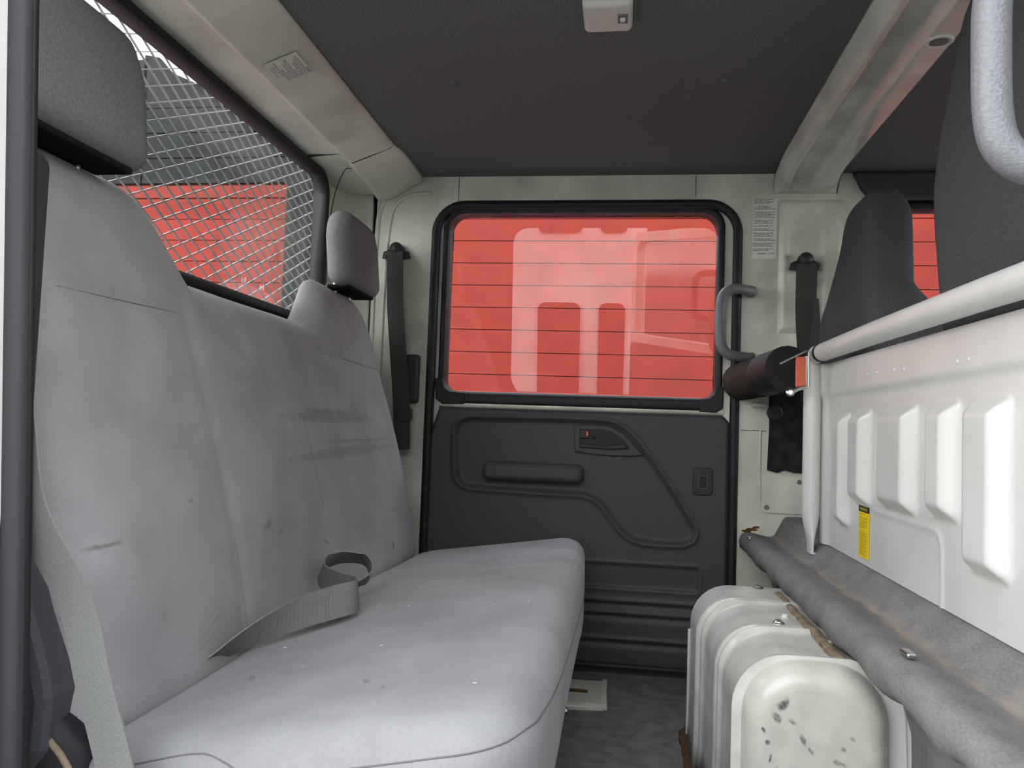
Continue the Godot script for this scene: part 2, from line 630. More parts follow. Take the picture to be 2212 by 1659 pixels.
# ------------------------------------------------------------------ the cab shell
func build_shell():
	var c := struct("ceiling", "dark charcoal fabric headliner under the cab roof", "ceiling")
	part(c, "headliner", box(Vector3(-0.645, 1.45, -0.02), Vector3(1.72, 1.475, 1.65)), "headliner")
	part(c, "roof_skin", box(Vector3(-0.93, 1.50, -0.08), Vector3(1.78, 1.53, 1.72)), "white_paint")
	for p in [Vector3(-0.39, 1.449, 0.643), Vector3(-0.12, 1.449, 0.638), Vector3(0.194, 1.449, 0.62), Vector3(-0.027, 1.449, 0.085), Vector3(-0.55, 1.449, 0.06)]:
		part(c, "headliner_clip", lathe(p, Vector3.DOWN, [[0.010, -0.001], [0.010, 0.001], [0.007, 0.002], [0.0001, 0.0025]], 12), "headliner")
	var f := struct("floor", "worn grey floor mat of the rear footwell", "floor")
	part(f, "floor_mat", box(Vector3(-0.90, -0.03, -0.02), Vector3(0.62, 0.025, 1.65)), "floor_mat")
	part(f, "front_floor", box(Vector3(0.44, 0.0, -0.02), Vector3(1.72, 0.40, 1.65)), "floor_mat")
	part(f, "sill_strip", box(Vector3(-0.56, 0.025, 0.0), Vector3(0.32, 0.032, 0.05)), "dark_plastic")
	part(f, "sub_floor", box(Vector3(-0.93, -0.12, -0.06), Vector3(1.78, -0.03, 1.70)), "dark_plastic")
	# kerb side with its open rear doorway, front door window hole
	var n := struct("wall_near", "white painted kerb-side cab body around the open doorway", "wall")
	var outer := PackedVector2Array([Vector2(-0.93, -0.12), Vector2(1.78, -0.12), Vector2(1.78, 1.53), Vector2(-0.93, 1.53)])
	var doorway := rrect4(Vector2(-0.592, 0.03), Vector2(0.46, 1.40), 0.09, 0.09, 0.02, 0.02)
	var fw := rrect(Vector2(0.72, 0.76), Vector2(1.52, 1.36), 0.06)
	part(n, "body_panel", plate(outer, [doorway, fw], Vector3(0, 0, 1.640), Vector3.RIGHT, Vector3.UP, -0.03, 0.06), "white_paint")
	# the seal around the near doorway, a wide rubber lip with a bulb inside it
	var s := struct("trim_1", "grey rubber door seal along the left edge of the open doorway", "door seal")
	var loop := rrect4(Vector2(-0.590, 0.035), Vector2(0.457, 1.397), 0.09, 0.09, 0.02, 0.02, 8)
	var ring := []
	for i in loop.size():
		var p := loop[i]
		var q := inset(loop, 0.012)[i]
		var dd := (q - p).normalized()
		var r := []
		for k in [[-0.004, -0.014], [0.004, -0.016], [0.010, -0.013], [0.0115, -0.008], [0.0125, -0.002], [0.011, 0.003], [0.004, 0.006], [-0.006, 0.006], [-0.006, -0.002]]:
			r.append(Vector3(p.x + dd.x * k[0], p.y + dd.y * k[0], 1.594 + 0.073 * (p.y - 0.46) + k[1]))
		ring.append(r)
	part(s, "seal_lip", loft(ring, false, true), "seal_rubber")
	var bulb := []
	for p in inset(loop, 0.004): bulb.append(Vector3(p.x, p.y, 1.576 + 0.073 * (p.y - 0.46)))
	part(s, "seal_bulb", tube(bulb, 0.006, 10, true), "black_rubber")
	# windscreen end
	var w := struct("wall_front", "front end of the cab with the windscreen opening", "wall")
	var o2 := PackedVector2Array([Vector2(-0.06, -0.12), Vector2(1.70, -0.12), Vector2(1.70, 1.53), Vector2(-0.06, 1.53)])
	part(w, "front_panel", plate(o2, [rrect(Vector2(0.06, 0.78), Vector2(1.54, 1.38), 0.06)], Vector3(1.72, 0, 0), Vector3.BACK, Vector3.UP, 0.0, -0.05), "white_paint")
	var ws := struct("window_2", "clear windscreen at the front of the cab", "window")
	part(ws, "pane", box(Vector3(1.74, 0.77, 0.05), Vector3(1.744, 1.39, 1.55)), "door_glass")
	var nw := struct("window_3", "clear kerb-side front door window", "window")
	part(nw, "pane", box(Vector3(0.71, 0.75, 1.66), Vector3(1.53, 1.37, 1.664)), "door_glass")

	# the near rear door stands open, its edge just beside the camera
	var od := struct("door_3", "near rear door standing open beside the camera, mirrored in the far glass", "door")
	od.position = Vector3(0.475, 0, 1.66)
	od.rotation.y = deg_to_rad(60)
	var odo := rrect4(Vector2(-0.89, 0.03), Vector2(0.0, 1.40), 0.08, 0.08, 0.02, 0.02)
	var odg := rrect4(Vector2(-0.84, 0.80), Vector2(-0.05, 1.345), 0.05, 0.05, 0.035, 0.035)
	part(od, "door_frame", plate(odo, [odg], Vector3.ZERO, Vector3.RIGHT, Vector3.UP, 0.0, 0.06), "cream_paint")
	part(od, "window_pane", extrude(odg, Vector3(0, 0, 0.03), Vector3.RIGHT, Vector3.UP, -0.002, 0.002), "door_glass")
	part(od, "trim_panel", extrude(rrect(Vector2(-0.87, 0.05), Vector2(-0.02, 0.755), 0.03), Vector3.ZERO, Vector3.RIGHT, Vector3.UP, 0.0, -0.012, 0.005), "trim_plastic")
	var cp := struct("trim_3", "dark corner trim beside the near end of the bench", "trim")
	part(cp, "panel", rbox(Vector3(-0.745, 0.50, 1.575), Vector3(0.25, 0.96, 0.09), 0.02), "dark_plastic")

func build_far_wall():
	var wall := struct("wall_far", "cream painted body side around the far doors", "wall")
	var outer := PackedVector2Array([Vector2(-0.93, -0.12), Vector2(1.78, -0.12), Vector2(1.78, 1.53), Vector2(-0.93, 1.53)])
	var hole := rrect4(FAR_DOOR_LO, FAR_DOOR_HI, 0.085, 0.085, 0.02, 0.02, 8)
	var fhole := rrect4(Vector2(0.655, 0.03), Vector2(1.56, 1.385), 0.07, 0.07, 0.02, 0.02)
	part(wall, "body_panel", plate(outer, [hole, fhole], Vector3.ZERO, Vector3.RIGHT, Vector3.UP, -0.06, 0.0), "cream_paint")
	# pressed beads behind the seat and over the door
	part(wall, "pressed_bead", tube(curve([Vector3(-0.735, 0.6, 0), Vector3(-0.732, 1.1, 0), Vector3(-0.722, 1.31, 0), Vector3(-0.70, 1.37, 0), Vector3(-0.655, 1.395, 0), Vector3(-0.60, 1.40, 0)], 0.02), 0.006, 8, false), "cream_paint")
	part(wall, "pressed_bead", tube(curve([Vector3(-0.765, 0.6, -0.002), Vector3(-0.763, 1.2, -0.002), Vector3(-0.75, 1.36, -0.002), Vector3(-0.70, 1.425, -0.002), Vector3(-0.64, 1.44, -0.002)], 0.02), 0.008, 8, false), "cream_paint")
	part(wall, "panel_seam", box(Vector3(-0.512, 1.372, -0.001), Vector3(-0.5105, 1.449, 0.0008)), "gap")
	part(wall, "panel_seam", box(Vector3(0.19, 1.385, -0.001), Vector3(0.1915, 1.449, 0.0008)), "gap")
	# middle pillar: pressed channel for the belt, side step
	part(wall, "belt_channel", relief(34, 60, func(u: float, v: float):
		var x := lerpf(0.425, 0.60, u)
		var y := lerpf(0.99, 1.375, v)
		var d := sd_rrect(x - 0.497, y - 1.235, 0.050, 0.120, 0.03)
		var low := sd_rrect(x - 0.49, y - 1.10, 0.058, 0.095, 0.03)
		var z := 0.007 * smoothstep(-0.012, 0.004, d) + 0.003 + 0.003 * smoothstep(0.006, -0.006, low)
		var edge := minf(minf(u, 1 - u) * 0.175, minf(v, 1 - v) * 0.385)
		return Vector3(x, y, z * smoothstep(0.0, 0.012, edge) - 0.0005), Vector3(0, 0, -0.01)), "cream_paint")
	part(wall, "panel_seam", box(Vector3(0.33, 0.712, -0.001), Vector3(0.40, 0.7135, 0.0008)), "gap")
	part(wall, "pressed_bead", tube([Vector3(0.385, 0.50, -0.001), Vector3(0.385, 0.715, -0.001)], 0.004, 8), "cream_paint")
	part(wall, "rust_patch", relief(14, 8, func(u: float, v: float):
		var e := minf(minf(u, 1 - u), minf(v, 1 - v))
		return Vector3(0.338 + 0.05 * u, 0.420 + 0.014 * v + 0.016 * u, 0.0016 * smoothstep(0.0, 0.3, e + 0.14 * sin(u * 17.0 + v * 9.0)) - 0.0004), Vector3(0, 0, -0.003)), "rust", "rust along the foot of the pillar")

	# ---- the far rear door
	var d := struct("door_1", "closed far rear door with window and charcoal trim panel", "door")
	var frame := rrect4(FAR_DOOR_LO + Vector2(0.004, 0.0), FAR_DOOR_HI - Vector2(0.004, 0.004), 0.08, 0.08, 0.02, 0.02, 8)
	var ghole := rrect4(GLASS_LO - Vector2(0.004, 0.004), GLASS_HI + Vector2(0.004, 0.004), 0.055, 0.055, 0.04, 0.04, 8)
	part(d, "door_frame", plate(frame, [ghole], Vector3.ZERO, Vector3.RIGHT, Vector3.UP, -0.06, -0.008), "cream_paint")
	var seal := rrect4(FAR_DOOR_LO, FAR_DOOR_HI, 0.085, 0.085, 0.02, 0.02, 10)
	part(d, "door_seal", tube(loop3(seal, 0.002), 0.0135, 10, true), "black_rubber", "black rubber seal")
	# gasket: thicker along the bottom
	var gl := rrect4(GLASS_LO, GLASS_HI, 0.050, 0.050, 0.035, 0.035, 10)
	var go := rrect4(GLASS_LO - Vector2(0.020, 0.038), GLASS_HI + Vector2(0.020, 0.024), 0.068, 0.068, 0.030, 0.030, 10)
	var rings := []
	for i in gl.size():
		var a := gl[i]
		var b := go[i]
		rings.append([Vector3(b.x, b.y, -0.02), Vector3(b.x, b.y, -0.003), Vector3(lerpf(b.x, a.x, 0.25), lerpf(b.y, a.y, 0.25), 0.003), Vector3(lerpf(b.x, a.x, 0.75), lerpf(b.y, a.y, 0.75), 0.001), Vector3(a.x, a.y, -0.006), Vector3(a.x, a.y, -0.055)])
	part(d, "window_gasket", loft(rings, false, true), "black_rubber", "black window gasket")
	var corner := rrect4(GLASS_LO - Vector2(0.025, 0.042), Vector2(GLASS_LO.x + 0.055, GLASS_LO.y + 0.01), 0.02, 0.004, 0.004, 0.03, 5)
	part(d, "gasket_corner", extrude(PackedVector2Array([Vector2(-0.562, 0.835), Vector2(-0.553, 0.838), Vector2(-0.537, 0.836), Vector2(-0.532, 0.812), Vector2(-0.515, 0.799), Vector2(-0.47, 0.796), Vector2(-0.47, 0.762), Vector2(-0.535, 0.760), Vector2(-0.556, 0.775)]), Vector3.ZERO, Vector3.RIGHT, Vector3.UP, -0.01, 0.006, 0.003), "black_rubber")
	part(d, "gasket_corner", extrude(PackedVector2Array([Vector2(0.282, 0.832), Vector2(0.274, 0.836), Vector2(0.260, 0.833), Vector2(0.256, 0.812), Vector2(0.241, 0.800), Vector2(0.215, 0.797), Vector2(0.215, 0.762), Vector2(0.262, 0.760), Vector2(0.280, 0.774)]), Vector3.ZERO, Vector3.RIGHT, Vector3.UP, -0.01, 0.006, 0.003), "black_rubber")
	# the pane leans inwards at the top
	var gp := rrect4(GLASS_LO - Vector2(0.003, 0.003), GLASS_HI + Vector2(0.003, 0.003), 0.05, 0.05, 0.035, 0.035, 8)
	var lean := Vector3(0, 1, 0.099).normalized()
	var pane := extrude(gp, Vector3(0, 0, -0.131), Vector3.RIGHT, lean, -0.002, 0.002)
	part(d, "window_pane", pane, "door_glass", "window glass with a red wall behind it and a white vehicle mirrored in it")
	part(d, "glass_edge", tube([Vector3(-0.50, 0.7995, -0.03), Vector3(0.235, 0.7995, -0.03)], 0.0022, 6), "white_paint", "bright lower edge of the glass")
	part(d, "belt_moulding", tube([Vector3(-0.548, 0.7625, -0.012), Vector3(0.282, 0.7625, -0.012)], 0.011, 10), "cream_paint")
	part(d, "outer_skin", box(Vector3(-0.56, 0.03, -0.075), Vector3(0.30, 0.78, -0.06)), "white_paint")
	# trim panel with pressed outline and ribs
	var em := PackedVector2Array([Vector2(-0.491, 0.689), Vector2(-0.478, 0.712), Vector2(-0.450, 0.722), Vector2(-0.291, 0.725), Vector2(-0.10, 0.726), Vector2(-0.034, 0.723), Vector2(0.005, 0.706), Vector2(0.04, 0.675), Vector2(0.085, 0.618), Vector2(0.128, 0.559), Vector2(0.170, 0.496), Vector2(0.209, 0.432), Vector2(0.212, 0.414), Vector2(0.205, 0.397), Vector2(0.178, 0.383), Vector2(0.12, 0.381), Vector2(0.068, 0.383), Vector2(0.036, 0.391), Vector2(0.008, 0.409), Vector2(-0.026, 0.450), Vector2(-0.054, 0.485), Vector2(-0.078, 0.503), Vector2(-0.108, 0.511), Vector2(-0.256, 0.512), Vector2(-0.435, 0.516), Vector2(-0.462, 0.522), Vector2(-0.480, 0.541), Vector2(-0.489, 0.586)])
	var tp := relief(200, 170, func(u: float, v: float):
		var y := lerpf(0.032, 0.752, v)
		var l := -0.570 if y < 0.665 else lerpf(-0.570, -0.543, (y - 0.665) / 0.087)
		var r := 0.301 if y < 0.72 else lerpf(0.301, 0.279, pow((y - 0.72) / 0.032, 2.0))
		var x := lerpf(l, r, u)
		var d2 := sd_poly(Vector2(x, y), em)
		var z := 0.009 + 0.006 * exp(-pow((d2 - 0.004) / 0.006, 2.0)) - 0.0085 * smoothstep(0.002, -0.014, d2)
		if y < 0.36 and x > -0.35:
			var s := sd_rrect(x - 0.02, y - 0.286, 0.205, 0.036, 0.012)
			z += 0.003 * exp(-pow(s / 0.006, 2.0)) - 0.005 * smoothstep(0.003, -0.006, s)
			var ends := smoothstep(0.235, 0.205, x)
			for gy in [0.212, 0.178, 0.104]:
				var t: float = (y - gy)
				z += ends * (0.0045 * exp(-pow((t - 0.005) / 0.006, 2.0)) - 0.006 * exp(-pow((t + 0.008) / 0.008, 2.0)))
		var e := minf(minf(x - l, r - x), minf(y - 0.032, 0.752 - y))
		return Vector3(x, y, z * smoothstep(-0.002, 0.009, e)), Vector3(0, 0, -0.012))
	part(d, "trim_panel", tp, "trim_plastic", "charcoal plastic trim panel with pressed outline")
	part(d, "pull_handle", rbox(Vector3(-0.255, 0.570, 0.018), Vector3(0.292, 0.054, 0.052), 0.018, 5), "trim_plastic", "padded pull handle")
	part(d, "pull_handle_crease", tube([Vector3(-0.385, 0.585, 0.0425), Vector3(-0.125, 0.585, 0.0425)], 0.0012, 6), "dark_plastic")
	var bez := PackedVector2Array([Vector2(-0.141, 0.708), Vector2(-0.09, 0.713), Vector2(-0.047, 0.713), Vector2(-0.018, 0.704), Vector2(0.007, 0.687), Vector2(0.035, 0.659), Vector2(0.061, 0.631), Vector2(0.03, 0.626), Vector2(-0.03, 0.625), Vector2(-0.09, 0.628), Vector2(-0.136, 0.634)])
	var latch := part(d, "latch_bezel", extrude(bez, Vector3.ZERO, Vector3.RIGHT, Vector3.UP, 0.0, 0.010, 0.004), "trim_plastic", "inside door latch with red lock mark")
	var cup := PackedVector2Array([Vector2(-0.124, 0.701), Vector2(-0.06, 0.702), Vector2(-0.030, 0.697), Vector2(0.0, 0.676), Vector2(0.022, 0.652), Vector2(0.022, 0.645), Vector2(-0.04, 0.641), Vector2(-0.124, 0.645)])
	part(latch, "latch_cup", extrude(cup, Vector3.ZERO, Vector3.RIGHT, Vector3.UP, 0.0, 0.0105), "black_rubber")
	part(latch, "latch_lever", extrude(PackedVector2Array([Vector2(-0.122, 0.664), Vector2(-0.098, 0.656), Vector2(-0.06, 0.654), Vector2(-0.02, 0.658), Vector2(0.004, 0.664), Vector2(0.018, 0.650), Vector2(-0.03, 0.644), Vector2(-0.122, 0.647)]), Vector3.ZERO, Vector3.RIGHT, Vector3.UP, 0.008, 0.016, 0.003), "dark_plastic")
	part(latch, "lock_slide", rbox(Vector3(-0.110, 0.686, 0.012), Vector3(0.026, 0.026, 0.010), 0.003), "dark_plastic")
	part(latch, "lock_mark", rbox(Vector3(-0.1005, 0.687, 0.0165), Vector3(0.006, 0.013, 0.003), 0.001), "red_dot")
	part(latch, "latch_screw", screw(Vector3(-0.083, 0.676, 0.0105), Vector3.BACK, 0.004), "dark_plastic")
	var sw := part(d, "window_switch", extrude(rrect(Vector2(0.199, 0.524), Vector2(0.257, 0.604), 0.012), Vector3.ZERO, Vector3.RIGHT, Vector3.UP, 0.0, 0.012, 0.004), "dark_plastic", "black window switch")
	part(sw, "switch_frame", extrude(rrect(Vector2(0.213, 0.541), Vector2(0.243, 0.584), 0.003), Vector3.ZERO, Vector3.RIGHT, Vector3.UP, 0.008, 0.0135, 0.0015), "trim_plastic")
	part(sw, "switch_rocker", rbox(Vector3(0.228, 0.563, 0.0135), Vector3(0.018, 0.030, 0.006), 0.002), "black_rubber")

	# ---- the far front door, seen between the front seats
	var fd := struct("door_2", "far front door behind the front seat with charcoal header trim", "door")
	var fo := rrect4(Vector2(0.66, 0.03), Vector2(1.555, 1.38), 0.06, 0.06, 0.02, 0.02)
	var fg := rrect(Vector2(0.70, 0.76), Vector2(1.52, 1.348), 0.05)
	part(fd, "door_frame", plate(fo, [fg], Vector3.ZERO, Vector3.RIGHT, Vector3.UP, -0.06, -0.006), "trim_plastic")
	var fi := rrect(Vector2(0.705, 0.765), Vector2(1.515, 1.347), 0.05, 8)
	var fx := rrect(Vector2(0.69, 0.74), Vector2(1.53, 1.368), 0.06, 8)
	var fr := []
	for i in fi.size(): fr.append([Vector3(fx[i].x, fx[i].y, -0.01), Vector3(fx[i].x, fx[i].y, 0.002), Vector3(lerpf(fx[i].x, fi[i].x, 0.6), lerpf(fx[i].y, fi[i].y, 0.6), 0.004), Vector3(fi[i].x, fi[i].y, -0.004), Vector3(fi[i].x, fi[i].y, -0.04)])
	part(fd, "window_gasket", loft(fr, false, true), "black_rubber")
	part(fd, "window_pane", box(Vector3(0.70, 0.76, -0.034), Vector3(1.52, 1.35, -0.030)), "door_glass")
	var ht := PackedVector2Array([Vector2(0.622, 1.447), Vector2(1.6, 1.447), Vector2(1.6, 1.372), Vector2(0.70, 1.368), Vector2(0.668, 1.374), Vector2(0.645, 1.40), Vector2(0.634, 1.425)])
	part(fd, "header_trim", extrude(ht, Vector3.ZERO, Vector3.RIGHT, Vector3.UP, 0.0, 0.022, 0.008), "trim_plastic", "charcoal trim over the front window")

func build_rear_wall():
	var wall := struct("wall_rear", "cream painted rear panel of the cab around the back window", "wall")
	var outer := PackedVector2Array([Vector2(-0.06, -0.12), Vector2(1.70, -0.12), Vector2(1.70, 1.53), Vector2(-0.06, 1.53)])
	var lo := Vector2(0.125, 0.968)
	var hi := Vector2(1.475, 1.417)
	part(wall, "back_panel", plate(outer, [rrect(lo, hi, 0.06, 8)], Vector3(-0.88, 0, 0), Vector3.BACK, Vector3.UP, 0.022, 0.0), "cream_paint")
	# rounded corner between the back panel and the far side, up to the roof rail
	var cr := []
	for k in 13:
		var y := lerpf(0.0, 1.45, k / 12.0)
		var ring := [Vector3(-0.90, y, -0.02)]
		for i in 9:
			var a := PI / 2 * i / 8.0
			ring.append(Vector3(-0.765 - 0.118 * sin(a), y, 0.105 - 0.105 * cos(a)))
		ring.append(Vector3(-0.90, y, 0.105))
		cr.append(ring)
	part(wall, "corner_panel", loft(cr), "cream_paint")
	part(wall, "corner_plate", relief(16, 18, func(u: float, v: float):
		var a := PI / 2 * lerpf(0.15, 0.62, u)
		var y := lerpf(1.06, 1.33, v)
		var e := minf(minf(u, 1 - u) * 0.08, minf(v, 1 - v) * 0.27)
		var r := 0.006 * smoothstep(0, 0.012, e)
		return Vector3(-0.765 - 0.118 * sin(a) + r * sin(a), y, 0.105 - 0.105 * cos(a) + r * cos(a)), Vector3(-0.01, 0, -0.008)), "cream_paint")
	# roof rail over the back window: pressed box section with a groove under it
	var prof := [Vector2(-0.636, 1.468), Vector2(-0.634, 1.450), Vector2(-0.638, 1.441), Vector2(-0.650, 1.434), Vector2(-0.700, 1.416), Vector2(-0.745, 1.399), Vector2(-0.753, 1.3985), Vector2(-0.759, 1.402), Vector2(-0.768, 1.418), Vector2(-0.776, 1.423), Vector2(-0.80, 1.424), Vector2(-0.868, 1.4235), Vector2(-0.884, 1.4165), Vector2(-0.90, 1.4165), Vector2(-0.90, 1.468)]
	var rings := []
	for k in 42:
		var z := lerpf(0.285, 1.60, k / 41.0)
		var ring := []
		for i in prof.size():
			var p: Vector2 = prof[i]
			var b := 0.0
			if i >= 3 and i <= 6:
				for zz in [0.33, 0.56, 0.64, 0.99, 1.06]: b += 0.0016 * exp(-pow((z - zz) / 0.022, 2.0))
			ring.append(Vector3(p.x + b * 0.4, p.y - b, z))
		rings.append(ring)
	part(wall, "roof_rail", loft(rings), "cream_paint")
	var rc := []
	for k in 12:
		var t := k / 11.0
		var z := lerpf(0.280, 0.012, t)
		var sw := smoothstep(0.0, 0.25, t)
		var ring := []
		for i in prof.size():
			var p: Vector2 = prof[i]
			var q := p
			if i < 3: q.x += 0.012 * sw
			if i >= 1 and i <= 7: q.y -= 0.007 * sw + 0.02 * smoothstep(0.55, 1.0, t) * (1.0 if i > 3 else 0.3)
			if i >= 8 and i <= 12: q.y -= 0.03 * smoothstep(0.3, 1.0, t)
			ring.append(Vector3(q.x, q.y, z))
		rc.append(ring)
	part(wall, "rail_corner", loft(rc), "cream_paint")
	part(wall, "panel_seam", tube([Vector3(-0.640, 1.4405, 0.2825), Vector3(-0.70, 1.4155, 0.2825), Vector3(-0.748, 1.398, 0.2825)], 0.0012, 6), "gap")
	part(wall, "panel_seam", tube(curve([Vector3(-0.752, 1.386, 0.275), Vector3(-0.80, 1.405, 0.20), Vector3(-0.862, 1.36, 0.108), Vector3(-0.874, 1.25, 0.108), Vector3(-0.874, 1.10, 0.108)], 0.02), 0.0012, 6), "gap")

	var w := struct("window_1", "dusty back window behind the bench seat in a black gasket", "window")
	var gi := rrect(lo + Vector2(0.016, 0.016), hi - Vector2(0.016, 0.016), 0.05, 10)
	var go := rrect(lo - Vector2(0.008, 0.008), hi + Vector2(0.008, 0.006), 0.066, 10)
	var gr := []
	for i in gi.size():
		var a := gi[i]
		var b := go[i]
		var m := a.lerp(b, 0.55)
		gr.append([Vector3(-0.90, b.y, b.x), Vector3(-0.876, b.y, b.x), Vector3(-0.868, m.y, m.x), Vector3(-0.874, a.y, a.x), Vector3(-0.912, a.y, a.x)])
	part(w, "window_gasket", loft(gr, false, true), "black_rubber", "black rubber gasket")
	part(w, "window_pane", box(Vector3(-0.902, lo.y, lo.x), Vector3(-0.898, hi.y, hi.x)), "dusty_glass", "dusty glass")

func build_roof_details():
	# cross beam on the roof at the middle pillar, bent down onto the far wall
	var b := struct("trim_2", "glossy cream metal roof beam across the cab at the pillar", "roof beam")
	var prof := [Vector2(0.402, 1.452), Vector2(0.403, 1.445), Vector2(0.410, 1.428), Vector2(0.419, 1.409), Vector2(0.425, 1.4035), Vector2(0.434, 1.4035), Vector2(0.440, 1.409), Vector2(0.444, 1.418), Vector2(0.450, 1.421), Vector2(0.488, 1.419), Vector2(0.496, 1.413), Vector2(0.503, 1.400), Vector2(0.510, 1.396), Vector2(0.548, 1.398), Vector2(0.557, 1.405), Vector2(0.566, 1.425), Vector2(0.576, 1.440), Vector2(0.584, 1.452)]
	var rings := []
	var N := 44
	for k in N:
		var t := k / float(N - 1)
		var z := lerpf(1.60, 0.10, t)
		var y := 0.0
		if z < 0.20: y = -0.012 * pow((0.20 - z) / 0.10, 2.0)
		var ring := []
		for p in prof: ring.append(Vector3(p.x, p.y + y, z))
		rings.append(ring)
	# the foot curls down the pillar
	for k in 6:
		var a := PI / 2 * (k + 1) / 6.0
		var ring := []
		for p in prof:
			var q: Vector2 = p
			var dep := 1.452 - q.y
			var zz := 0.10 - sin(a) * (0.09 - dep * 0.25)
			ring.append(Vector3(q.x + (0.493 - q.x) * 0.04 * k / 5.0, 1.440 - (1.0 - cos(a)) * (0.052 - dep * 0.0) - dep * cos(a), zz + dep * sin(a) * 0.35))
		rings.append(ring)
	part(b, "beam", loft(rings), "gloss_cream")
	part(b, "beam_foot", extrude(rrect(Vector2(0.405, 1.382), Vector2(0.583, 1.43), 0.010), Vector3.ZERO, Vector3.RIGHT, Vector3.UP, 0.0, 0.008, 0.004), "cream_paint")
	for x in [0.437, 0.54]:
		part(b, "screw", screw(Vector3(x, 1.400, 0.008), Vector3.BACK, 0.006), "screw")
	for z in [0.35, 0.62, 0.86]:
		part(b, "beam_clip", rbox(Vector3(0.424, 1.4385, z), Vector3(0.010, 0.004, 0.014), 0.0015), "cream_paint")
	part(b, "access_hole", lathe(Vector3(0.527, 1.3965, 0.875), Vector3.DOWN, [[0.024, -0.002], [0.024, 0.0015], [0.021, 0.003], [0.018, 0.0026], [0.0165, 0.0008], [0.0001, 0.0006]], 22), "gloss_cream", "round hole in the beam")
	part(b, "hole_plug", lathe(Vector3(0.527, 1.3965, 0.875), Vector3.DOWN, [[0.0155, 0.0], [0.0155, 0.0010], [0.006, 0.0022], [0.0001, 0.0022]], 18), "handle_plastic")

	var l := thing("dome_light", "small translucent dome light on the dark headliner", "light")
	part(l, "bezel", rbox(Vector3(-0.0465, 1.449, 0.930), Vector3(0.100, 0.008, 0.112), 0.0039), "headliner")
	part(l, "lens", rbox(Vector3(-0.0465, 1.440, 0.930), Vector3(0.088, 0.024, 0.100), 0.011, 4), "lens")
	var s := part(l, "switch", rbox(Vector3(-0.020, 1.4275, 0.934), Vector3(0.018, 0.004, 0.030), 0.0018), "handle_plastic")
	part(s, "switch_knob", rbox(Vector3(-0.020, 1.424, 0.936), Vector3(0.010, 0.006, 0.011), 0.0025), "lens")

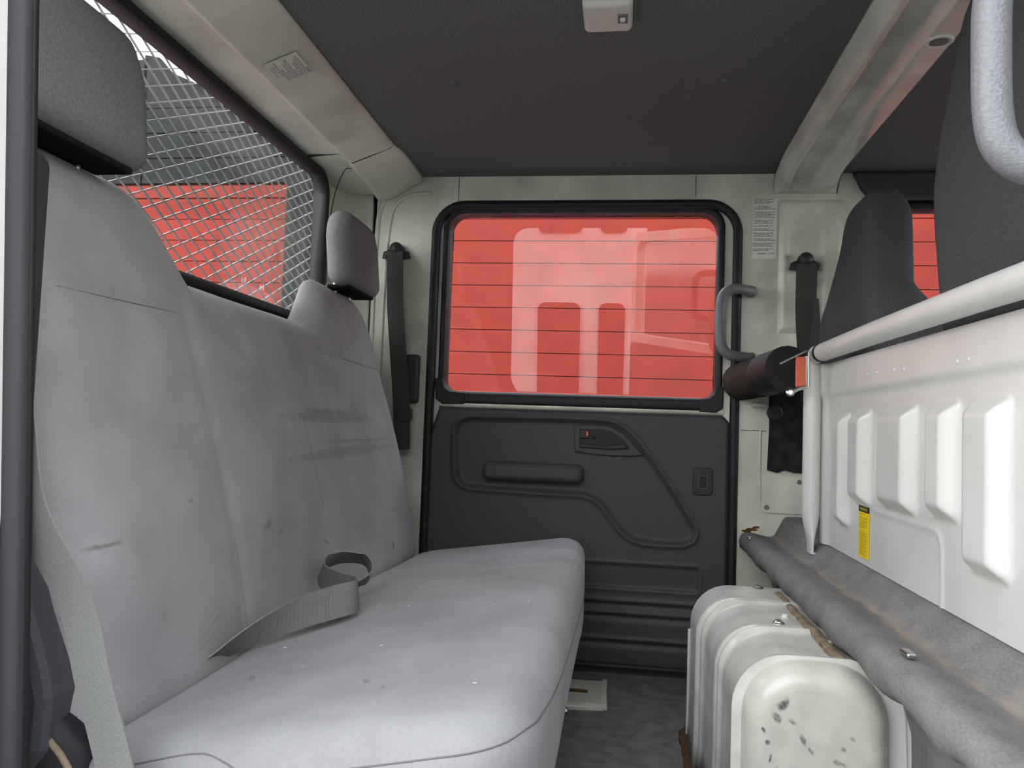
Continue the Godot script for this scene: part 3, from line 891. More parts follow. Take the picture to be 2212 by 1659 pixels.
# ------------------------------------------------------------------ outside
func build_outside():
	var g := thing("ground", "grey concrete yard around the truck", "ground", "", "structure")
	part(g, "slab", box(Vector3(-30, -1.0, -30), Vector3(30, -0.9, 30)), "concrete")
	var b := thing("painted_building", "building clad in red and dark grey painted boards outside the far windows", "building")
	# boards: red up to 2.05, dark grey above
	var pitch := 0.130
	var red := box(Vector3(0, 0, 0), Vector3(14.0, pitch - 0.0045, 0.03))
	for i in 23:
		var y := 2.038 - pitch * (i + 1)
		var o := part(b, "siding_board", red, "red_siding")
		o.position = Vector3(-7.0, y, -2.2)
	var fascia := part(b, "trim_board", box(Vector3(-7.0, 2.04, -2.2), Vector3(7.0, 2.115, -2.165)), "red_siding", "red trim board at the top of the red boards")
	fascia.set_meta("label", "red trim board at the top of the red boards")
	var gm := box(Vector3(0, 0, 0), Vector3(10.0, 0.154, 0.03))
	for i in 4:
		var o := part(b, "siding_board", gm, "grey_siding")
		o.position = Vector3(-3.02, 2.135 + 0.16 * i, -2.2)
	var gl := box(Vector3(0, 0, 0), Vector3(3.97, 0.154, 0.03))
	for i in 5:
		var o := part(b, "siding_board", gl, "grey_siding")
		o.position = Vector3(-7.0, 2.135 + 0.16 * i, -2.2)
	part(b, "backing_wall", box(Vector3(-7.0, -0.9, -2.4), Vector3(7.0, 2.70, -2.203)), "red_siding")
	part(b, "parapet_step", extrude(PackedVector2Array([Vector2(-3.05, 2.77), Vector2(-2.70, 2.77), Vector2(-2.86, 2.84), Vector2(-2.95, 2.94), Vector2(-3.05, 2.96)]), Vector3(0, 0, -2.2), Vector3.RIGHT, Vector3.UP, 0.0, 0.03), "grey_siding")
	part(b, "corner_board", box(Vector3(-2.04, -0.9, -2.17), Vector3(-1.45, 2.13, -2.13)), "grey_siding", "dark grey painted corner board")
	# expanded metal guard behind the back window
	var m := thing("mesh_guard", "galvanised expanded metal guard outside the back window", "guard")
	var v := PackedVector3Array()
	var idx := PackedInt32Array()
	var y0 := 0.89
	var y1 := 1.65
	var z0 := -0.16
	var z1 := 1.76
	for fam in 2:
		var sl := 0.48 if fam else -0.48
		var c := -2.0
		while c < 4.0:
			# y = sl * z + c clipped to the sheet
			var za := z0
			var zb := z1
			var zl := (y0 - c) / sl
			var zh := (y1 - c) / sl
			za = maxf(za, minf(zl, zh))
			zb = minf(zb, maxf(zl, zh))
			if zb - za > 0.01:
				var a := Vector3(-1.0 - 0.004 * fam, sl * za + c, za)
				var e := Vector3(-1.0 - 0.004 * fam, sl * zb + c, zb)
				var t := (e - a).normalized()
				var n := Vector3(0, t.z, -t.y) * 0.0014
				var x := Vector3(0.0022, 0, 0)
				var base := v.size()
				for p in [a, e]:
					v.append(p - n - x)
					v.append(p + n - x)
					v.append(p + n + x)
					v.append(p - n + x)
				for k in 4:
					var l := (k + 1) % 4
					quad(idx, base + k, base + l, base + 4 + l, base + 4 + k)
			c += 0.037
	part(m, "expanded_sheet", commit(v, idx, false), "galvanised")
	part(m, "guard_frame", join([box(Vector3(-1.012, 0.87, -0.15), Vector3(-0.99, 0.90, 1.75)), box(Vector3(-1.012, 1.64, -0.15), Vector3(-0.99, 1.67, 1.75)), box(Vector3(-1.012, 0.9, -0.18), Vector3(-0.99, 1.67, -0.15)), box(Vector3(-1.012, 0.9, 1.75), Vector3(-0.99, 1.67, 1.78)), box(Vector3(-0.99, 0.88, 0.2), Vector3(-0.93, 0.895, 0.23)), box(Vector3(-0.99, 0.88, 1.3), Vector3(-0.93, 0.895, 1.33))]), "galvanised")
	# the white vehicle behind the camera that the far window mirrors
	var van := thing("parked_van", "white-bodied van with dark windows mirrored in the far window glass", "van")
	var side := PackedVector2Array([Vector2(-4.2, -0.55), Vector2(0.20, -0.55), Vector2(0.20, 1.80), Vector2(0.10, 2.0), Vector2(-4.0, 2.05), Vector2(-4.2, 1.8)])
	part(van, "body", extrude(side, Vector3(0, 0, 6.2), Vector3.RIGHT, Vector3.UP, 2.0, 0.0, 0.05), "van_paint")
	for x in [-0.95, -0.29, -3.1]:
		part(van, "lower_window", extrude(rrect(Vector2(x, -0.35), Vector2(x + (0.46 if x < -0.5 else 0.28), 0.84), 0.08), Vector3(0, 0, 6.17), Vector3.RIGHT, Vector3.UP, 0.02, 0.0), "van_glass")
		part(van, "upper_window", extrude(rrect(Vector2(x, 1.58), Vector2(x + (0.46 if x < -0.5 else 0.28), 1.95), 0.06), Vector3(0, 0, 6.17), Vector3.RIGHT, Vector3.UP, 0.02, 0.0), "van_glass")
	for x in [-3.4, -0.7]:
		part(van, "wheel", lathe(Vector3(x, -0.55, 6.15), Vector3.BACK, [[0.2, 0.0], [0.33, 0.01], [0.35, 0.05], [0.35, 0.2], [0.1, 0.22]], 20), "black_rubber")
	var yb := thing("yard_building", "plain dark building across the yard, faintly mirrored in the far window", "building")
	part(yb, "wall", box(Vector3(0.25, -0.9, 9.0), Vector3(14.0, 3.6, 9.4)), "grey_siding")
	part(yb, "roof_edge", box(Vector3(0.15, 3.6, 8.9), Vector3(14.1, 3.75, 9.5)), "grey_siding")

# ------------------------------------------------------------------ rear bench
func back_front(y: float) -> float:
	return -0.565 - (y - 0.40) * 0.27

func back_top(z: float) -> float:
	return 0.931 + 0.131 * (smoothstep(1.06, 1.21, z) + smoothstep(0.565, 0.42, z)) - 0.05 * (smoothstep(1.38, 1.50, z) + smoothstep(0.22, 0.11, z))

func sd_back(p: Vector3) -> float:
	var fx := (p.x - back_front(p.y)) * 0.965
	# slight belly and tucks
	fx -= 0.010 * sin(clampf((p.y - 0.36) / 0.5, 0, 1) * PI)
	fx += 0.0045 * (exp(-pow((p.z - 1.145) / 0.018, 2.0)) + exp(-pow((p.z - 0.585) / 0.018, 2.0))) * smoothstep(0.95, 0.85, p.y)
	fx += 0.004 * exp(-pow((p.y - 0.853) / 0.010, 2.0)) * (smoothstep(1.10, 1.16, p.z) + smoothstep(0.63, 0.57, p.z))
	fx += 0.0012 * sin(p.z * 9.0 + p.y * 14.0) + 0.0012 * sin(p.z * 21.0 - p.y * 11.0)
	var back := -fx - 0.115 + 0.035 * smoothstep(0.8, 1.05, p.y)
	var top := (p.y - back_top(p.z)) * 0.72
	var side := absf(p.z - 0.802) - 0.70
	var d := smax(fx, top, 0.085)
	d = smax(d, side, 0.085)
	d = smax(d, back, 0.04)
	return smax(d, 0.31 - p.y, 0.06)

func cushion_top(x: float, z: float) -> float:
	return 0.357 + 0.150 * (x + 0.557) - 0.012 * pow((z - 0.84) / 0.7, 2.0) + 0.004 * sin(z * 8.0 + 1.0)

func sd_cushion(p: Vector3) -> float:
	var d2 := sd_rrect(p.x + 0.328, p.z - 0.840, 0.255 - 0.014 * smoothstep(0.6, 0.2, p.z), 0.70, 0.09)
	var t := cushion_top(p.x, p.z)
	var y := p.y - t
	y += 0.0012 * sin(p.z * 55.0 + p.x * 6.0) * smoothstep(1.1, 0.5, p.z) * smoothstep(-0.35, -0.2, p.x)
	var qy := absf(y + 0.10) - 0.10
	var e := 0.055
	var a := d2 + e
	var b := qy + e
	return Vector2(maxf(a, 0), maxf(b, 0)).length() + minf(maxf(a, b), 0) - e

func smudge(im: Image, n: FastNoiseLite, c: Vector2, half: Vector2, turn: float, col: Color, amount: float, hard := 0.4):
	var r := maxf(half.x, half.y)
	var w := im.get_width()
	var h := im.get_height()
	for y in range(maxi(0, int(c.y - r)), mini(h, int(c.y + r) + 1)):
		for x in range(maxi(0, int(c.x - r)), mini(w, int(c.x + r) + 1)):
			var q := (Vector2(x, y) - c).rotated(-turn) / half
			var l := q.length() + 0.45 * n.get_noise_2d(x * 3.0, y * 3.0)
			var a := smoothstep(1.0, hard, l) * amount * (0.6 + 0.8 * (n.get_noise_2d(x * 9.0 + 77.0, y * 9.0) + 0.5))
			if a > 0.002: im.set_pixel(x, y, im.get_pixel(x, y).lerp(col, clampf(a, 0, 1)))

func cloth_image(w: int, h: int, base: Color, seed_: int) -> Image:
	var n := FastNoiseLite.new()
	n.seed = seed_
	n.frequency = 0.008
	n.fractal_octaves = 5
	var f := FastNoiseLite.new()
	f.seed = seed_ + 1
	f.frequency = 0.35
	var im := Image.create(w, h, false, Image.FORMAT_RGB8)
	for y in h:
		for x in w:
			var k := 1.0 + 0.10 * n.get_noise_2d(x, y) + 0.05 * f.get_noise_2d(x, y)
			im.set_pixel(x, y, Color(base.r * k, base.g * k, base.b * k))
	return im

func build_bench():
	var n := FastNoiseLite.new()
	n.seed = 5
	n.frequency = 0.02
	# backrest cloth: u runs along z 0.1..1.57, v up 0.3..1.1; wear marks where the photo shows them
	var W := 1024
	var H := 560
	var base := lin(0.225, 0.219, 0.222)
	var dirt := lin(0.105, 0.098, 0.092)
	var im := cloth_image(W, H, base, 40)
	var at := func(z, y): return Vector2((z - 0.1) / 1.47 * W, (1.1 - y) / 0.8 * H)
	for s in [[0.62, 0.706, 0.33, 0.016, 0.0, 0.34], [0.55, 0.632, 0.42, 0.014, 0.02, 0.34], [0.45, 0.655, 0.30, 0.007, 0.0, 0.30], [0.62, 0.72, 0.20, 0.006, 0.0, 0.3], [1.44, 0.544, 0.034, 0.0035, 0.05, 0.55], [1.03, 0.520, 0.022, 0.006, 0.3, 0.55], [0.985, 0.503, 0.018, 0.005, 0.25, 0.5], [0.79, 0.459, 0.016, 0.006, -0.3, 0.55], [0.365, 0.392, 0.012, 0.012, 0.0, 0.8], [1.25, 0.579, 0.010, 0.003, 0.0, 0.5], [1.24, 0.41, 0.05, 0.0015, 0.35, 0.5], [1.26, 0.39, 0.04, 0.0012, 0.2, 0.5], [1.14, 0.45, 0.006, 0.10, 0.05, 0.25], [0.78, 0.62, 0.006, 0.16, 0.0, 0.22], [0.42, 0.6, 0.006, 0.16, 0.0, 0.22], [0.9, 0.5, 0.16, 0.10, 0.0, 0.10], [0.5, 0.5, 0.2, 0.14, 0.0, 0.10]]:
		smudge(im, n, at.call(s[0], s[1]), Vector2(s[2] / 1.47 * W, s[3] / 0.8 * H), s[4], dirt, s[5])
	var m := mat("back_cloth", Color.WHITE, 0.95, 0.0, 0.2)
	m.albedo_texture = ImageTexture.create_from_image(im)
	m.rim_enabled = true
	m.rim = 0.25
	im = cloth_image(1024, 400, lin(0.215, 0.21, 0.213), 50)
	var at2 := func(x, z): return Vector2((z - 0.1) / 1.5 * 1024, (x + 0.62) / 0.6 * 400)
	for k in 16:
		smudge(im, n, at2.call(rng.randf_range(-0.36, -0.16), rng.randf_range(0.25, 0.85)), Vector2(rng.randf_range(3, 7), rng.randf_range(50, 130)), rng.randf_range(-0.12, 0.12), dirt, 0.16)
	for s in [[-0.20, 0.33, 6, 4, 0.8], [-0.47, 1.31, 10, 3, 0.8], [-0.30, 1.36, 9, 3, 0.5], [-0.27, 1.39, 6, 3, 0.5], [-0.2, 1.0, 4, 2, 0.5], [-0.25, 0.72, 30, 26, 0.22]]:
		smudge(im, n, at2.call(s[0], s[1]), Vector2(s[2], s[3]), 0.4, dirt if s[2] < 20 else lin(0.30, 0.16, 0.12), s[4])
	for k in 9:
		smudge(im, n, at2.call(rng.randf_range(-0.5, -0.12), rng.randf_range(0.3, 1.5)), Vector2(rng.randf_range(1.2, 3.0), 1.3), rng.randf_range(0, 3), lin(0.7, 0.7, 0.65), 0.8, 0.8)
	m = mat("cushion_cloth", Color.WHITE, 0.95, 0.0, 0.2)
	m.albedo_texture = ImageTexture.create_from_image(im)
	m.rim_enabled = true
	m.rim = 0.25

	var b := thing("bench_seat", "grey cloth rear bench seat along the back of the cab", "seat")
	part(b, "backrest", nets(Vector3(-0.92, 0.28, 0.08), Vector3(-0.51, 1.13, 1.60), 0.0155, sd_back, func(p): return Vector2((p.z - 0.1) / 1.47, (1.1 - p.y) / 0.8)), "back_cloth")
	var cu := part(b, "seat_cushion", nets(Vector3(-0.63, 0.10, 0.10), Vector3(-0.04, 0.47, 1.59), 0.0145, sd_cushion, func(p): return Vector2((p.z - 0.1) / 1.5, (p.x + 0.62) / 0.6)), "cushion_cloth")
	# stitched seam round the front and near end of the cushion
	var seam := []
	for p in [Vector3(-0.080, 0.335, 0.30), Vector3(-0.071, 0.340, 0.70), Vector3(-0.070, 0.352, 1.05), Vector3(-0.070, 0.374, 1.30), Vector3(-0.072, 0.388, 1.42), Vector3(-0.080, 0.393, 1.48), Vector3(-0.103, 0.388, 1.512), Vector3(-0.15, 0.380, 1.526), Vector3(-0.20, 0.370, 1.53), Vector3(-0.27, 0.356, 1.53), Vector3(-0.342, 0.343, 1.53), Vector3(-0.368, 0.344, 1.53), Vector3(-0.40, 0.352, 1.53), Vector3(-0.43, 0.352, 1.53), Vector3(-0.50, 0.335, 1.52)]:
		seam.append(p)
	var path := []
	for q in curve(seam, 0.012):
		for it in 4:
			var h := 0.004
			var g := Vector3(sd_cushion(q + Vector3(h, 0, 0)) - sd_cushion(q - Vector3(h, 0, 0)), 0, sd_cushion(q + Vector3(0, 0, h)) - sd_cushion(q - Vector3(0, 0, h))) / (2.0 * h)
			q -= g * sd_cushion(q) / maxf(0.3, g.length_squared())
		path.append(q)
	part(cu, "seam", tube(path, 0.0009, 6), "thread")
	# seams on the backrest
	for s in [[Vector2(1.52, 0.851), Vector2(1.32, 0.854), Vector2(1.15, 0.858)], [Vector2(0.58, 0.856), Vector2(0.35, 0.850), Vector2(0.16, 0.846)]]:
		var pp := []
		for q2 in curve([Vector3(0, s[0].y, s[0].x), Vector3(0, s[1].y, s[1].x), Vector3(0, s[2].y, s[2].x)], 0.012):
			pp.append(on_back(q2.z, q2.y))
		part(b, "seam", tube(pp, 0.0011, 6), "thread")
	# head restraints
	for k in 2:
		var far := k == 0
		var zc := 0.252 if far else 1.365
		var lo := Vector3(-0.80, 1.02, zc - 0.17)
		var hr := func(p: Vector3) -> float:
			var y: float = p.y - 1.152
			var x: float = p.x + 0.742 + y * 0.10
			var dz: float = absf(p.z - zc)
			var w := 0.137 - 0.030 * smoothstep(0.02, 0.10, y)
			var dd := sd_rrect(dz * 1.0, y, w, 0.104, 0.035)
			var thick := 0.036 + 0.006 * (1.0 - pow(dz / 0.14, 2.0))
			return smax(dd, absf(x) - thick, 0.05)
		var hm := part(b, "headrest", nets(lo, Vector3(-0.66, 1.28, zc + 0.17), 0.009, hr), "headrest_cloth", "grey cloth head restraint")
		part(hm, "headrest_base", rbox(Vector3(-0.744, 1.049, zc), Vector3(0.062, 0.010, 0.20), 0.004), "gap")
		for s in [-0.055, 0.055]:
			part(b, "headrest_post", tube([Vector3(-0.772, 1.0, zc + s), Vector3(-0.766, 1.12, zc + s)], 0.006, 10), "steel")
	# frame under the cushion and pivot cover at the near end
	part(b, "seat_base", rbox(Vector3(-0.37, 0.115, 0.84), Vector3(0.42, 0.20, 1.30), 0.015), "dark_plastic", "dark seat base")
	part(b, "side_cover", extrude(PackedVector2Array([Vector2(-0.73, 0.60), Vector2(-0.662, 0.60), Vector2(-0.642, 0.55), Vector2(-0.620, 0.48), Vector2(-0.600, 0.425), Vector2(-0.592, 0.395), Vector2(-0.594, 0.34), Vector2(-0.61, 0.31), Vector2(-0.73, 0.31)]), Vector3.ZERO, Vector3.RIGHT, Vector3.UP, 1.42, 1.532, 0.012), "trim_plastic", "charcoal side cover of the seat hinge")
	var pv := part(b, "pivot_cover", lathe(Vector3(-0.685, 0.258, 1.535), Vector3(0.25, 0, 1), [[0.15, -0.10], [0.15, -0.02], [0.143, -0.002], [0.125, 0.006], [0.09, 0.010], [0.0001, 0.012]], 32), "black_rubber", "black round pivot cover")
	var ringp := []
	for k in 40:
		var a := TAU * k / 40.0
		var ax := Vector3(0.25, 0, 1).normalized()
		var s := ax.cross(Vector3.UP).normalized()
		ringp.append(Vector3(-0.685, 0.258, 1.535) + ax * 0.004 + (s * cos(a) + ax.cross(s) * sin(a)) * 0.128)
	part(pv, "cover_rim", tube(ringp, 0.004, 6, true), "tan_dirt")

func on_back(z: float, y: float) -> Vector3:
	var q := Vector3(back_front(y) + 0.01, y, z)
	for it in 5:
		q.x -= sd_back(q) / 0.965
	return q

# ------------------------------------------------------------------ partition, rail
func build_partition():
	var p := thing("partition_panel", "white pressed-metal partition behind the front seats with raised ribs", "partition")
	var ribs := [[0.545, 0.600, 0.530, 0.742], [0.655, 0.735, 0.585, 0.744], [0.835, 0.968, 0.592, 0.746], [1.055, 1.125, 0.600, 0.746], [1.185, 1.272, 0.543, 0.746], [1.352, 1.44, 0.52, 0.746]]
	var X := 0.462
	part(p, "panel", relief(230, 84, func(u: float, v: float):
		var z := lerpf(0.405, 1.50, u)
		var y := lerpf(0.4615, 0.868 - 0.012 * u, v)
		var h := 0.0
		for r in ribs:
			var d := sd_rrect(z - (r[0] + r[1]) * 0.5, y - (r[2] + r[3]) * 0.5, (r[1] - r[0]) * 0.5 + 0.012, (r[3] - r[2]) * 0.5 + 0.012, 0.012)
			h = maxf(h, 0.022 * smoothstep(0.004, -0.024, d))
		h += 0.006 * smoothstep(0.785, 0.800, y)
		h += 0.010 * smoothstep(0.455, 0.425, z)
		var l := absf(sd_rrect(z - 0.86, y - 0.42, 0.215, 0.150, 0.03))
		if z > 0.76: h += 0.003 * exp(-pow(l / 0.004, 2.0))
		return Vector3(X - h, y, z), Vector3(0.012, 0, 0)), "white_paint")
	for r in [[0.822, 0.735], [0.822, 0.79], [0.820, 0.885], [0.818, 0.93], [0.812, 1.14], [0.812, 1.175]]:
		part(p, "rivet", lathe(Vector3(X - 0.006, r[0], r[1]), Vector3.LEFT, [[0.003, 0.0], [0.0028, 0.001], [0.0015, 0.0018], [0.0001, 0.002]], 10), "white_paint")

	var g := thing("guard_rail", "white tubular rail on a post above the ribbed partition", "rail")
	part(g, "rail", tube([Vector3(0.433, 0.8885, 0.435), Vector3(0.433, 0.887, 0.85), Vector3(0.433, 0.882, 1.30), Vector3(0.433, 0.878, 1.52)], 0.0202, 18), "white_paint")
	var post := []
	for k in 21:
		var y := lerpf(0.887, 0.436, k / 20.0)
		var f := smoothstep(0.530, 0.442, y)
		var ring := []
		for i in 18:
			var a := TAU * i / 18.0
			ring.append(Vector3(0.433 + cos(a) * lerpf(0.0202, 0.0045, f), y, 0.400 + sin(a) * lerpf(0.0202, 0.028, f)))
		post.append(ring)
	part(g, "post", loft(post), "white_paint")
	part(g, "foot", rbox(Vector3(0.448, 0.4375, 0.400), Vector3(0.030, 0.006, 0.056), 0.0028), "white_paint")
	part(g, "tape", tube([Vector3(0.433, 0.8885, 0.474), Vector3(0.433, 0.8885, 0.494)], 0.0209, 16), "foam")
	part(g, "rail_end", lathe(Vector3(0.433, 0.8885, 0.435), Vector3.FORWARD, [[0.0202, 0.0], [0.018, 0.004], [0.012, 0.006], [0.0001, 0.006]], 16), "steel")

	var f := thing("foam_bar", "brown foam-wrapped bar between the pillar and the rail", "bar")
	part(f, "foam_sleeve", tube(curve([Vector3(0.328, 0.850, 0.004), Vector3(0.345, 0.852, 0.12), Vector3(0.364, 0.855, 0.25)], 0.03), 0.053, 20), "foam")
	part(f, "foam_sleeve", tube(curve([Vector3(0.361, 0.855, 0.23), Vector3(0.372, 0.857, 0.30), Vector3(0.383, 0.860, 0.372)], 0.02), 0.055, 20), "black_rubber", "black foam end of the sleeve")
	part(f, "mount_plate", box(Vector3(0.36, 0.78, 0.0), Vector3(0.40, 0.788, 0.03)), "steel")
	for z in [0.08, 0.165]:
		part(f, "foam_ring", lathe(Vector3(0.328 + z * 0.145, 0.850 + z * 0.02, z), Vector3(0.145, 0.02, 1), [[0.051, -0.005], [0.0545, 0.0], [0.051, 0.005]], 20), "foam")
	var l := thing("latch_tag", "orange latch tag with metal clip at the rail end", "latch")
	part(l, "tag", rbox(Vector3(0.392, 0.846, 0.462), Vector3(0.021, 0.068, 0.008), 0.002), "orange_tag")
	part(l, "clip_arm", tube([Vector3(0.344, 0.862, 0.476), Vector3(0.374, 0.878, 0.474), Vector3(0.403, 0.893, 0.470), Vector3(0.4085, 0.890, 0.470), Vector3(0.4085, 0.813, 0.468)], 0.0022, 8), "steel")
	part(l, "eye_bolt", tube(curve([Vector3(0.404, 0.812, 0.466), Vector3(0.389, 0.808, 0.468), Vector3(0.376, 0.802, 0.470)], 0.004), 0.005, 10), "steel")
	part(l, "eye", lathe(Vector3(0.370, 0.799, 0.468), Vector3(-0.3, 0.2, 1), [[0.003, 0.0], [0.0098, 0.0], [0.0098, 0.005], [0.003, 0.005]], 16), "steel")

# ------------------------------------------------------------------ carpeted step and the cover in front of it
func build_step_and_hump():
	var n := FastNoiseLite.new()
	n.seed = 77
	n.frequency = 6.0
	var s := struct("carpet_step", "worn grey carpeted step under the partition", "step")
	var prof := [Vector2(0.62, 0.03), Vector2(0.432, 0.03), Vector2(0.428, 0.15), Vector2(0.424, 0.28), Vector2(0.402, 0.352), Vector2(0.350, 0.376), Vector2(0.334, 0.390), Vector2(0.331, 0.404), Vector2(0.335, 0.419), Vector2(0.345, 0.4275), Vector2(0.362, 0.4285), Vector2(0.386, 0.4235), Vector2(0.408, 0.4185), Vector2(0.418, 0.4190), Vector2(0.427, 0.4255), Vector2(0.450, 0.4540), Vector2(0.458, 0.4595), Vector2(0.470, 0.4605), Vector2(0.62, 0.463)]
	var rings := []
	for k in 101:
		var z := lerpf(0.004, 1.596, k / 100.0)
		var ring := []
		for i in prof.size():
			var q: Vector2 = prof[i]
			var d := 0.0
			if i >= 2 and i <= 16: d = 0.0015 * n.get_noise_2d(z * 0.5, i * 0.05) + 0.0008 * n.get_noise_2d(z * 4.0, i * 0.2)
			var lift := 0.0
			if i >= 15: lift = 0.016 * smoothstep(0.34, 0.26, z)
			if i == 5 or i == 6: lift = -0.012 * (n.get_noise_2d(z * 1.3, 9.0) + 0.4)
			ring.append(Vector3(q.x + d, q.y + d + lift, z))
		rings.append(ring)
	# woven carpet with dust trodden into the crease: u along z, v around the step by angle
	var ci := Image.create(1024, 512, false, Image.FORMAT_RGB8)
	var cn := FastNoiseLite.new()
	cn.seed = 91
	cn.frequency = 0.010
	cn.fractal_octaves = 5
	var fn := FastNoiseLite.new()
	fn.seed = 92
	fn.frequency = 0.30
	for y in 512:
		for x in 1024:
			var k := 0.17 * (1.0 + 0.22 * cn.get_noise_2d(x * 1.6, y * 2.0) + 0.28 * fn.get_noise_2d(x * 0.6, y))
			var c := Color(k * 1.02, k * 0.985, k * 0.97)
			var yc := 300.4 + 6.0 * cn.get_noise_2d(x * 2.0, 900.0)
			var w := 15.0 + 14.0 * cn.get_noise_2d(x * 3.0, 500.0)
			var t := exp(-pow((y - yc) / maxf(w, 4.0), 2.0)) * clampf(0.55 + 1.3 * cn.get_noise_2d(x * 1.4, y * 3.0 + 200.0) + 0.5 * fn.get_noise_2d(x, y * 0.7), 0.0, 1.0)
			c = c.lerp(Color(0.30, 0.245, 0.19), 0.8 * t)
			ci.set_pixel(x, y, c.linear_to_srgb())
	var cm := mat("carpet_weave", Color.WHITE, 0.95, 0.0, 0.2)
	cm.albedo_texture = ImageTexture.create_from_image(ci)
	part(s, "carpet", loft(rings, true, false, true, func(p): return Vector2(p.z / 1.6, clampf((atan2(p.y - 0.30, p.x - 0.44) + 0.2) / 3.4, 0.0, 1.0))), "carpet_weave")
	for q in [Vector3(0.345, 0.4255, 0.11), Vector3(0.362, 0.434, 1.235)]:
		part(s, "carpet_clip", rbox(q, Vector3(0.012, 0.007, 0.030), 0.003), "steel")

	var c := thing("hump_cover", "cream ribbed metal cover on the floor before the carpeted step", "cover")
	var rr := []
	for k in 140:
		var z := lerpf(0.50, 1.068, k / 139.0)
		var xl := 0.155 + 0.014 * smoothstep(0.672, 0.690, z) + 0.009 * smoothstep(0.865, 0.885, z)
		var top := 0.378 - 0.004 * smoothstep(0.672, 0.690, z) - 0.003 * smoothstep(0.865, 0.885, z)
		var off := 0.007 * exp(-pow((z - 0.700) / 0.011, 2.0)) + 0.007 * exp(-pow((z - 0.895) / 0.011, 2.0)) + 0.006 * smoothstep(1.048, 1.060, z)
		var shrink := 0.05 * pow(1.0 - clampf((z - 0.50) / 0.05, 0, 1), 2.0)
		xl += shrink - off
		top += off - shrink * 0.8
		var r := 0.080
		var ring := [Vector3(0.425, 0.026, z), Vector3(xl - 0.004, 0.026, z), Vector3(xl, 0.10, z)]
		for i in 9:
			var a := PI - PI / 2 * i / 8.0
			ring.append(Vector3(xl + r + cos(a) * r, top - r + sin(a) * r, z))
		ring.append(Vector3(0.34, top, z))
		ring.append(Vector3(0.39, top - 0.012, z))
		ring.append(Vector3(0.425, top - 0.06, z))
		rr.append(ring)
	part(c, "shell", loft(rr), "hump_paint")
	# domed end panel
	var er := []
	var ep := rrect4(Vector2(0.186, 0.027), Vector2(0.392, 0.372), 0.080, 0.085, 0.01, 0.01, 9)
	for k in 9:
		var t := k / 8.0
		var a := PI / 2 * t
		var q := inset(ep, 0.034 * (1.0 - cos(a)))
		er.append(loop3(q, 1.064 + 0.040 * sin(a)))
	var ei := Image.create(256, 384, false, Image.FORMAT_RGB8)
	var en := FastNoiseLite.new()
	en.seed = 61
	en.frequency = 0.015
	en.fractal_octaves = 5
	for y in 384:
		for x in 256:
			var k := 1.0 + 0.16 * en.get_noise_2d(x, y)
			ei.set_pixel(x, y, lin(0.47 * k, 0.465 * k, 0.405 * k))
	for q in [[62, 62, 16, 10, -0.6, 0.85], [50, 84, 14, 8, 0.9, 0.55], [78, 90, 12, 5, 0.5, 0.5], [28, 106, 7, 4, 0.9, 0.9], [34, 124, 6, 5, 0.4, 0.9], [96, 118, 5, 14, -0.5, 0.6], [108, 132, 4, 10, -0.7, 0.6], [180, 108, 8, 5, 0.3, 0.5], [165, 126, 8, 6, 0.7, 0.5], [158, 148, 16, 6, 0.2, 0.5], [52, 172, 3, 20, 0.0, 0.5], [40, 150, 3, 9, 0.2, 0.8], [122, 190, 3, 16, 0.0, 0.45], [48, 212, 3, 4, 0, 0.9], [124, 230, 4, 9, 0.1, 0.5], [60, 240, 4, 12, 0, 0.3]]:
		smudge(ei, en, Vector2(q[0], q[1]), Vector2(q[2], q[3]), q[4], lin(0.075, 0.07, 0.06), q[5], 0.2)
	var em := mat("stained_paint", Color.WHITE, 0.30)
	em.albedo_texture = ImageTexture.create_from_image(ei)
	part(c, "end_panel", loft(er, true, false, true, func(p): return Vector2((p.x - 0.19) / 0.205, (0.372 - p.y) / 0.34)), "stained_paint", "grey-green domed end panel with dark stains")
	# the left wall of the cover carries an upright bead and the seam of the sheet
	part(c, "end_seam", tube([Vector3(0.215, 0.105, 1.1045), Vector3(0.375, 0.105, 1.1045)], 0.0016, 6), "cream_paint")
	var fl := PackedVector2Array([Vector2(0.383, 0.03), Vector2(0.442, 0.03), Vector2(0.424, 0.15), Vector2(0.418, 0.30), Vector2(0.412, 0.338), Vector2(0.392, 0.360), Vector2(0.372, 0.366), Vector2(0.375, 0.32)])
	part(c, "flange", extrude(fl, Vector3(0, 0, 1.058), Vector3.RIGHT, Vector3.UP, 0.0, 0.012, 0.003), "white_paint", "white flange along the carpet")
	part(c, "bolt", screw(Vector3(0.278, 0.374, 0.855), Vector3.UP, 0.008), "steel")
	part(c, "bolt", screw(Vector3(0.292, 0.378, 0.56), Vector3.UP, 0.009), "screw")
	part(c, "bolt", screw(Vector3(0.300, 0.374, 0.80), Vector3.UP, 0.006), "hump_paint")
	part(c, "bolt", screw(Vector3(0.335, 0.371, 0.965), Vector3.UP, 0.006), "hump_paint")
	part(c, "end_bolt", screw(Vector3(0.362, 0.150, 1.1035), Vector3.BACK, 0.008), "tan_dirt", "rusty bolt head")
	# rusty base flange and torn carpet edge
	part(c, "base_flange", relief(40, 3, func(u: float, v: float):
		var z := lerpf(0.46, 1.0, u)
		return Vector3(0.158 - 0.016 * v + 0.004 * n.get_noise_2d(z * 3.0, 1.0), 0.034 + 0.012 * (1 - v) + 0.004 * n.get_noise_2d(z * 2.0, v), z), Vector3(0, -0.01, 0)), "rust", "rusty base flange")
